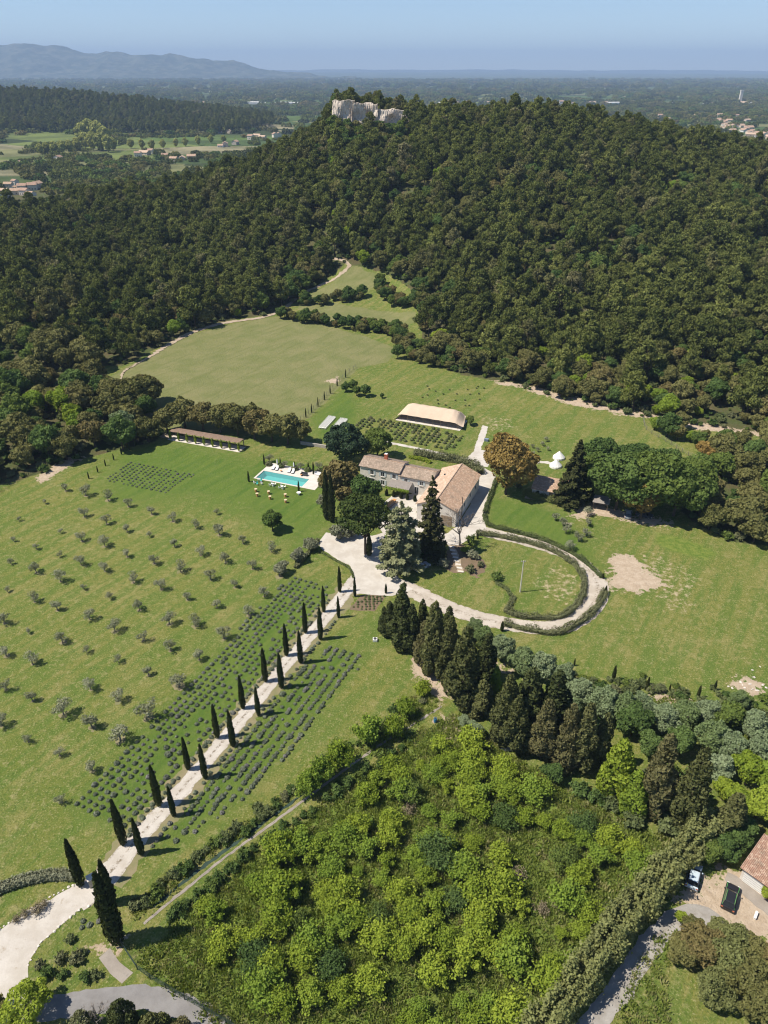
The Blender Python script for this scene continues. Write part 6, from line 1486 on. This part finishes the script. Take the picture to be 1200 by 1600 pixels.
fence('wire_fence', 'dark wire fence between the orchard and the asphalt road', [(192, 1480), (215, 1515), (260, 1545), (320, 1580), (380, 1615)], 1.4, 2.2, M['green_wire'], 5, M['green_wire'])
fence('wire_fence', 'wire fence of the upper meadow beside the tree clump', [(1005, 655), (1010, 672), (1040, 690), (1075, 712), (1120, 730)], 1.4, 2.6, M['greybark'], 4, M['zinc'])
x, y = at(146, 1382); o = thing('gate_pillar', 'square stone gate pillar at the end of the white drive', 'pillar', x, y, 0, .6); B().box(-.55, .55, -.45, .45, 0, 1.7).obj('shaft', M['stone2'], o); B().box(-.65, .65, -.55, .55, 1.7, 1.85).obj('cap', M['travertine'], o)
rk = np.random.default_rng(91)
def stone_mesh(seed):
    q = np.random.default_rng(seed); V = unit(q.normal(size=(26, 3))) * (.75 + .4 * q.random((26, 1))); V[:, 2] *= .6
    import bmesh
    bm = bmesh.new(); [bm.verts.new(tuple(v)) for v in V]; bmesh.ops.convex_hull(bm, input=bm.verts); me = bpy.data.meshes.new('stone'); bm.to_mesh(me); bm.free(); me.materials.append(M['travertine']); return me
ST = [stone_mesh(i) for i in range(4)]
C1 = spline(W([(-20, 1462), (0, 1452), (50, 1420), (98, 1391), (133, 1375)]), .55); C2 = spline(W([(152, 1394), (148, 1411), (124, 1422), (92, 1449), (60, 1478), (44, 1508)]), .7)
for k, p in enumerate(np.concatenate([C1, C2])):
    o = link('edge_stone', ST[k % 4]); o.location = (p[0] + rk.normal(0, .08), p[1] + rk.normal(0, .08), .06); o.rotation_euler.z = rk.random() * 6; o.scale = [rk.uniform(.12, .26)] * 3
    tag(o, 'pale rough stone edging the gravel entrance', 'stone', 'stones edging the gravel entrance')
for k in range(15):
    u, v = rk.choice([1170, 1155, 1190, 1180]) + rk.normal(0, 12), rk.choice([1045, 1062, 1072, 1080]) + rk.normal(0, 4); x, y = at(u, v)
    o = link('field_stone', ST[k % 4]); o.location = (x, y, .05); o.rotation_euler.z = rk.random() * 6; o.scale = (rk.uniform(.15, .5), rk.uniform(.1, .3), .15); tag(o, 'white boulder on the bare end of the meadow', 'stone', 'white boulders on the meadow')
x, y = at(586, 1001); o = thing('well_head', 'small white stone well head on the lawn by the cypress screen', 'well', x, y, 0); B().box(-.45, .45, -.45, .45, 0, .5).obj('base', M['white'], o); B().lathe([(0, .5), (.3, .5), (.3, .62), (0, .62)], k=12).obj('cover', M['metal'], o)
x, y = at(680, 1128); o = thing('water_barrel', 'small blue plastic barrel in the weeds by the ditch path', 'barrel', x, y, 0); B().lathe([(0, 0), (.28, 0), (.32, .45), (.28, .9), (0, .9)], k=12).obj('drum', plain('blue_plastic', (.03, .16, .34), .4, .1, 2), o); B().lathe([(.0, .9), (.2, .9), (.2, .94), (0, .94)], k=10).obj('lid', M['metal'], o)
x, y = at(795, 1172); o = thing('scrap_heap', 'white plastic sheeting heap under the cypress screen', 'heap', x, y, 0)
for k in range(5):
    p_ = link('sheeting', ST[k % 4], o); p_.location = (rk.normal(0, .6), rk.normal(0, .4), .15); p_.scale = (.5, .35, .35)
x, y = at(760, 689); o = thing('garden_bin', 'blue-grey garden box beside the white garden path', 'box', x, y, 0, -.4); B().box(-.6, .6, -.4, .4, 0, .7).obj('body', plain('blue_grey', (.16, .20, .27), .6, .1, 2), o); B().box(-.64, .64, -.44, .44, .7, .78).obj('lid', plain('blue_grey_lid', (.22, .27, .34), .6, .1, 2), o)
x, y = at(1180, 1432); o = thing('garden_bench', 'short white bench on the dirt yard of the tiled house', 'bench', x, y, 0, .9); B().box(-.6, .6, -.18, .18, .4, .46).obj('seat', M['white'], o)
for s in (-.5, .44): B().box(s, s + .06, -.15, .15, 0, .4).obj('leg', M['white'], o)
# garden steps
for k in range(9):
    t = k / 8; u = 703 + 17 * t; v = 849 + 44 * t; x, y = at(u, v)
    o = link('path_slab', B().box(-.65, .65, -.28, .28, 0, .06).mesh('path_slab', M['travertine'])); o.location = (x, y, .014); o.rotation_euler.z = -.25 + rk.normal(0, .08); tag(o, 'pale slab of the stepped path through the barn bed', 'slab', 'slabs of the stepped path')

# ------------------------------------------------------------------ villages in the plain
WALLS = [plain('house_wall_%d' % i, c, .9, .08, .5) for i, c in enumerate([(.60, .52, .43), (.68, .62, .55), (.56, .46, .37), (.74, .72, .68)])]
ROOFS = [M['tile'], M['tile_red'], M['tile_pale'], M['tile']]
HM = []
for i in range(4):
    w_, d_, h_, r_ = [(12, 8, 4.5, 6.6), (9, 8, 5.5, 7.4), (16, 9, 3.6, 5.8), (10, 10, 3.4, 5.2)][i]
    wl = gable_walls(-w_ / 2, w_ / 2, -d_ / 2, d_ / 2, h_, r_ - .15).mesh('wall', WALLS[i])
    rf = B(); o_ = .6
    for s in (-1, 1): rf.add([(-w_ / 2 - .4, s * (d_ / 2 + o_), h_ - .25), (w_ / 2 + .4, s * (d_ / 2 + o_), h_ - .25), (w_ / 2 + .4, 0, r_ + .1), (-w_ / 2 - .4, 0, r_ + .1), (-w_ / 2 - .4, s * (d_ / 2 + o_), h_ - .05), (w_ / 2 + .4, s * (d_ / 2 + o_), h_ - .05), (w_ / 2 + .4, 0, r_ + .3), (-w_ / 2 - .4, 0, r_ + .3)], [(0, 1, 2, 3), (4, 5, 6, 7), (0, 1, 5, 4), (1, 2, 6, 5), (3, 0, 4, 7)])
    wins = []
    for x in np.linspace(-w_ / 2 + 1.8, w_ / 2 - 1.8, 3): wins.append(B().box(x - .5, x + .5, -d_ / 2 - .06, -d_ / 2 + .02, 1.0, 2.3).mesh('window', M['glass']))
    HM.append((wl, rf.mesh('roof', ROOFS[i]), wins))
def village(pts, label, group, smin=.8, smax=1.25, win=True):
    for k, (u, v) in enumerate(pts):
        x, y = g(u, v); i = int(rk.integers(0, 4)); s = rk.uniform(smin, smax)
        o = thing('village_house', label, 'house', x, y, None, rk.uniform(-.5, .5) + (1.57 if rk.random() < .3 else 0), group, s)
        link('wall', HM[i][0], o); link('roof', HM[i][1], o)
        if win:
            for w_ in HM[i][2]: link('window', w_, o)
village([(4, 301), (14, 292), (22, 297), (8, 309), (27, 304), (36, 298), (40, 305), (52, 297), (58, 293), (24, 288), (48, 306)], 'tiled house of the hamlet just beyond the pine forest', 'houses of the hamlet beyond the pines', .7, 1.0)
village([(30, 258), (92, 252), (216, 245), (226, 242), (236, 240), (258, 248), (272, 252), (285, 250), (300, 249)], 'tiled house of the valley hamlet below the poplar grove', 'houses of the poplar valley hamlet', .75, 1.1)
village([(343, 208), (352, 206), (362, 208), (345, 230), (352, 229), (368, 226), (392, 218), (402, 214), (410, 216), (430, 215), (436, 214)], 'tiled house in the valley at the foot of the limestone cliff', 'houses of the valley below the cliff', .8, 1.2)
vr = [(1122 + 82 * rk.random(), 0) for _ in range(46)]
village([(u, np.interp(u, [1120, 1160, 1200], [196, 205, 215]) + rk.uniform(-7, 6)) for u, _ in vr], 'tiled house of the village beyond the right shoulder of the hill', 'houses of the village beyond the hill', .8, 1.2)
village([(rk.uniform(1010, 1190), rk.uniform(182, 192)) for _ in range(12)], 'tiled house scattered in the fields beyond the hill', 'houses scattered beyond the hill', .9, 1.4)
village([(rk.uniform(240, 1190), rk.uniform(128, 160)) for _ in range(46)], 'far pale house in the hazy plain', 'far houses in the hazy plain', 1.0, 1.9, False)
shedm = B().box(-30, 30, -11, 11, 0, 7).mesh('wall', M['white']); shedr = B().add([(-31, -12, 7), (31, -12, 7), (31, 0, 9.5), (-31, 0, 9.5), (31, 12, 7), (-31, 12, 7)], [(0, 1, 2, 3), (3, 2, 4, 5), (0, 5, 4, 1)]).mesh('roof', M['white'])
for u, v in [(180, 134), (195, 134), (392, 128), (405, 128), (430, 128), (445, 128), (460, 129), (690, 143), (705, 146), (780, 150), (820, 148), (960, 142), (1030, 143), (1045, 144), (1110, 139), (1165, 144), (1180, 145)]:
    x, y = g(u, v); o = thing('white_shed', 'long white industrial shed far out in the hazy plain', 'shed', x, y, None, rk.uniform(-.3, .3), 'white sheds in the hazy plain', rk.uniform(.55, 1.0)); link('wall', shedm, o); link('roof', shedr, o)
x, y = g(1160, 140); o = thing('water_tower', 'single slim pale tower rising from the far plain', 'tower', x, y)
B().box(-5, 5, -5, 5, -5, 48).obj('shaft', M['stone'], o); B().box(-6, 6, -6, 6, 48, 51).obj('cap', M['stone'], o)

# ------------------------------------------------------------------ air
mh, nt, out = mat_new('haze_air')
pv = N(nt, 'ShaderNodeVolumePrincipled'); pv.inputs['Color'].default_value = (.50, .69, 1.0, 1); pv.inputs['Density'].default_value = HAZE; pv.inputs['Anisotropy'].default_value = 0.0
nt.links.new(pv.outputs[0], out.inputs['Volume'])
hb = B().box(-22000, 22000, -300, 30500, -60, 640).obj('haze', mh); tag(hb, kind='stuff')
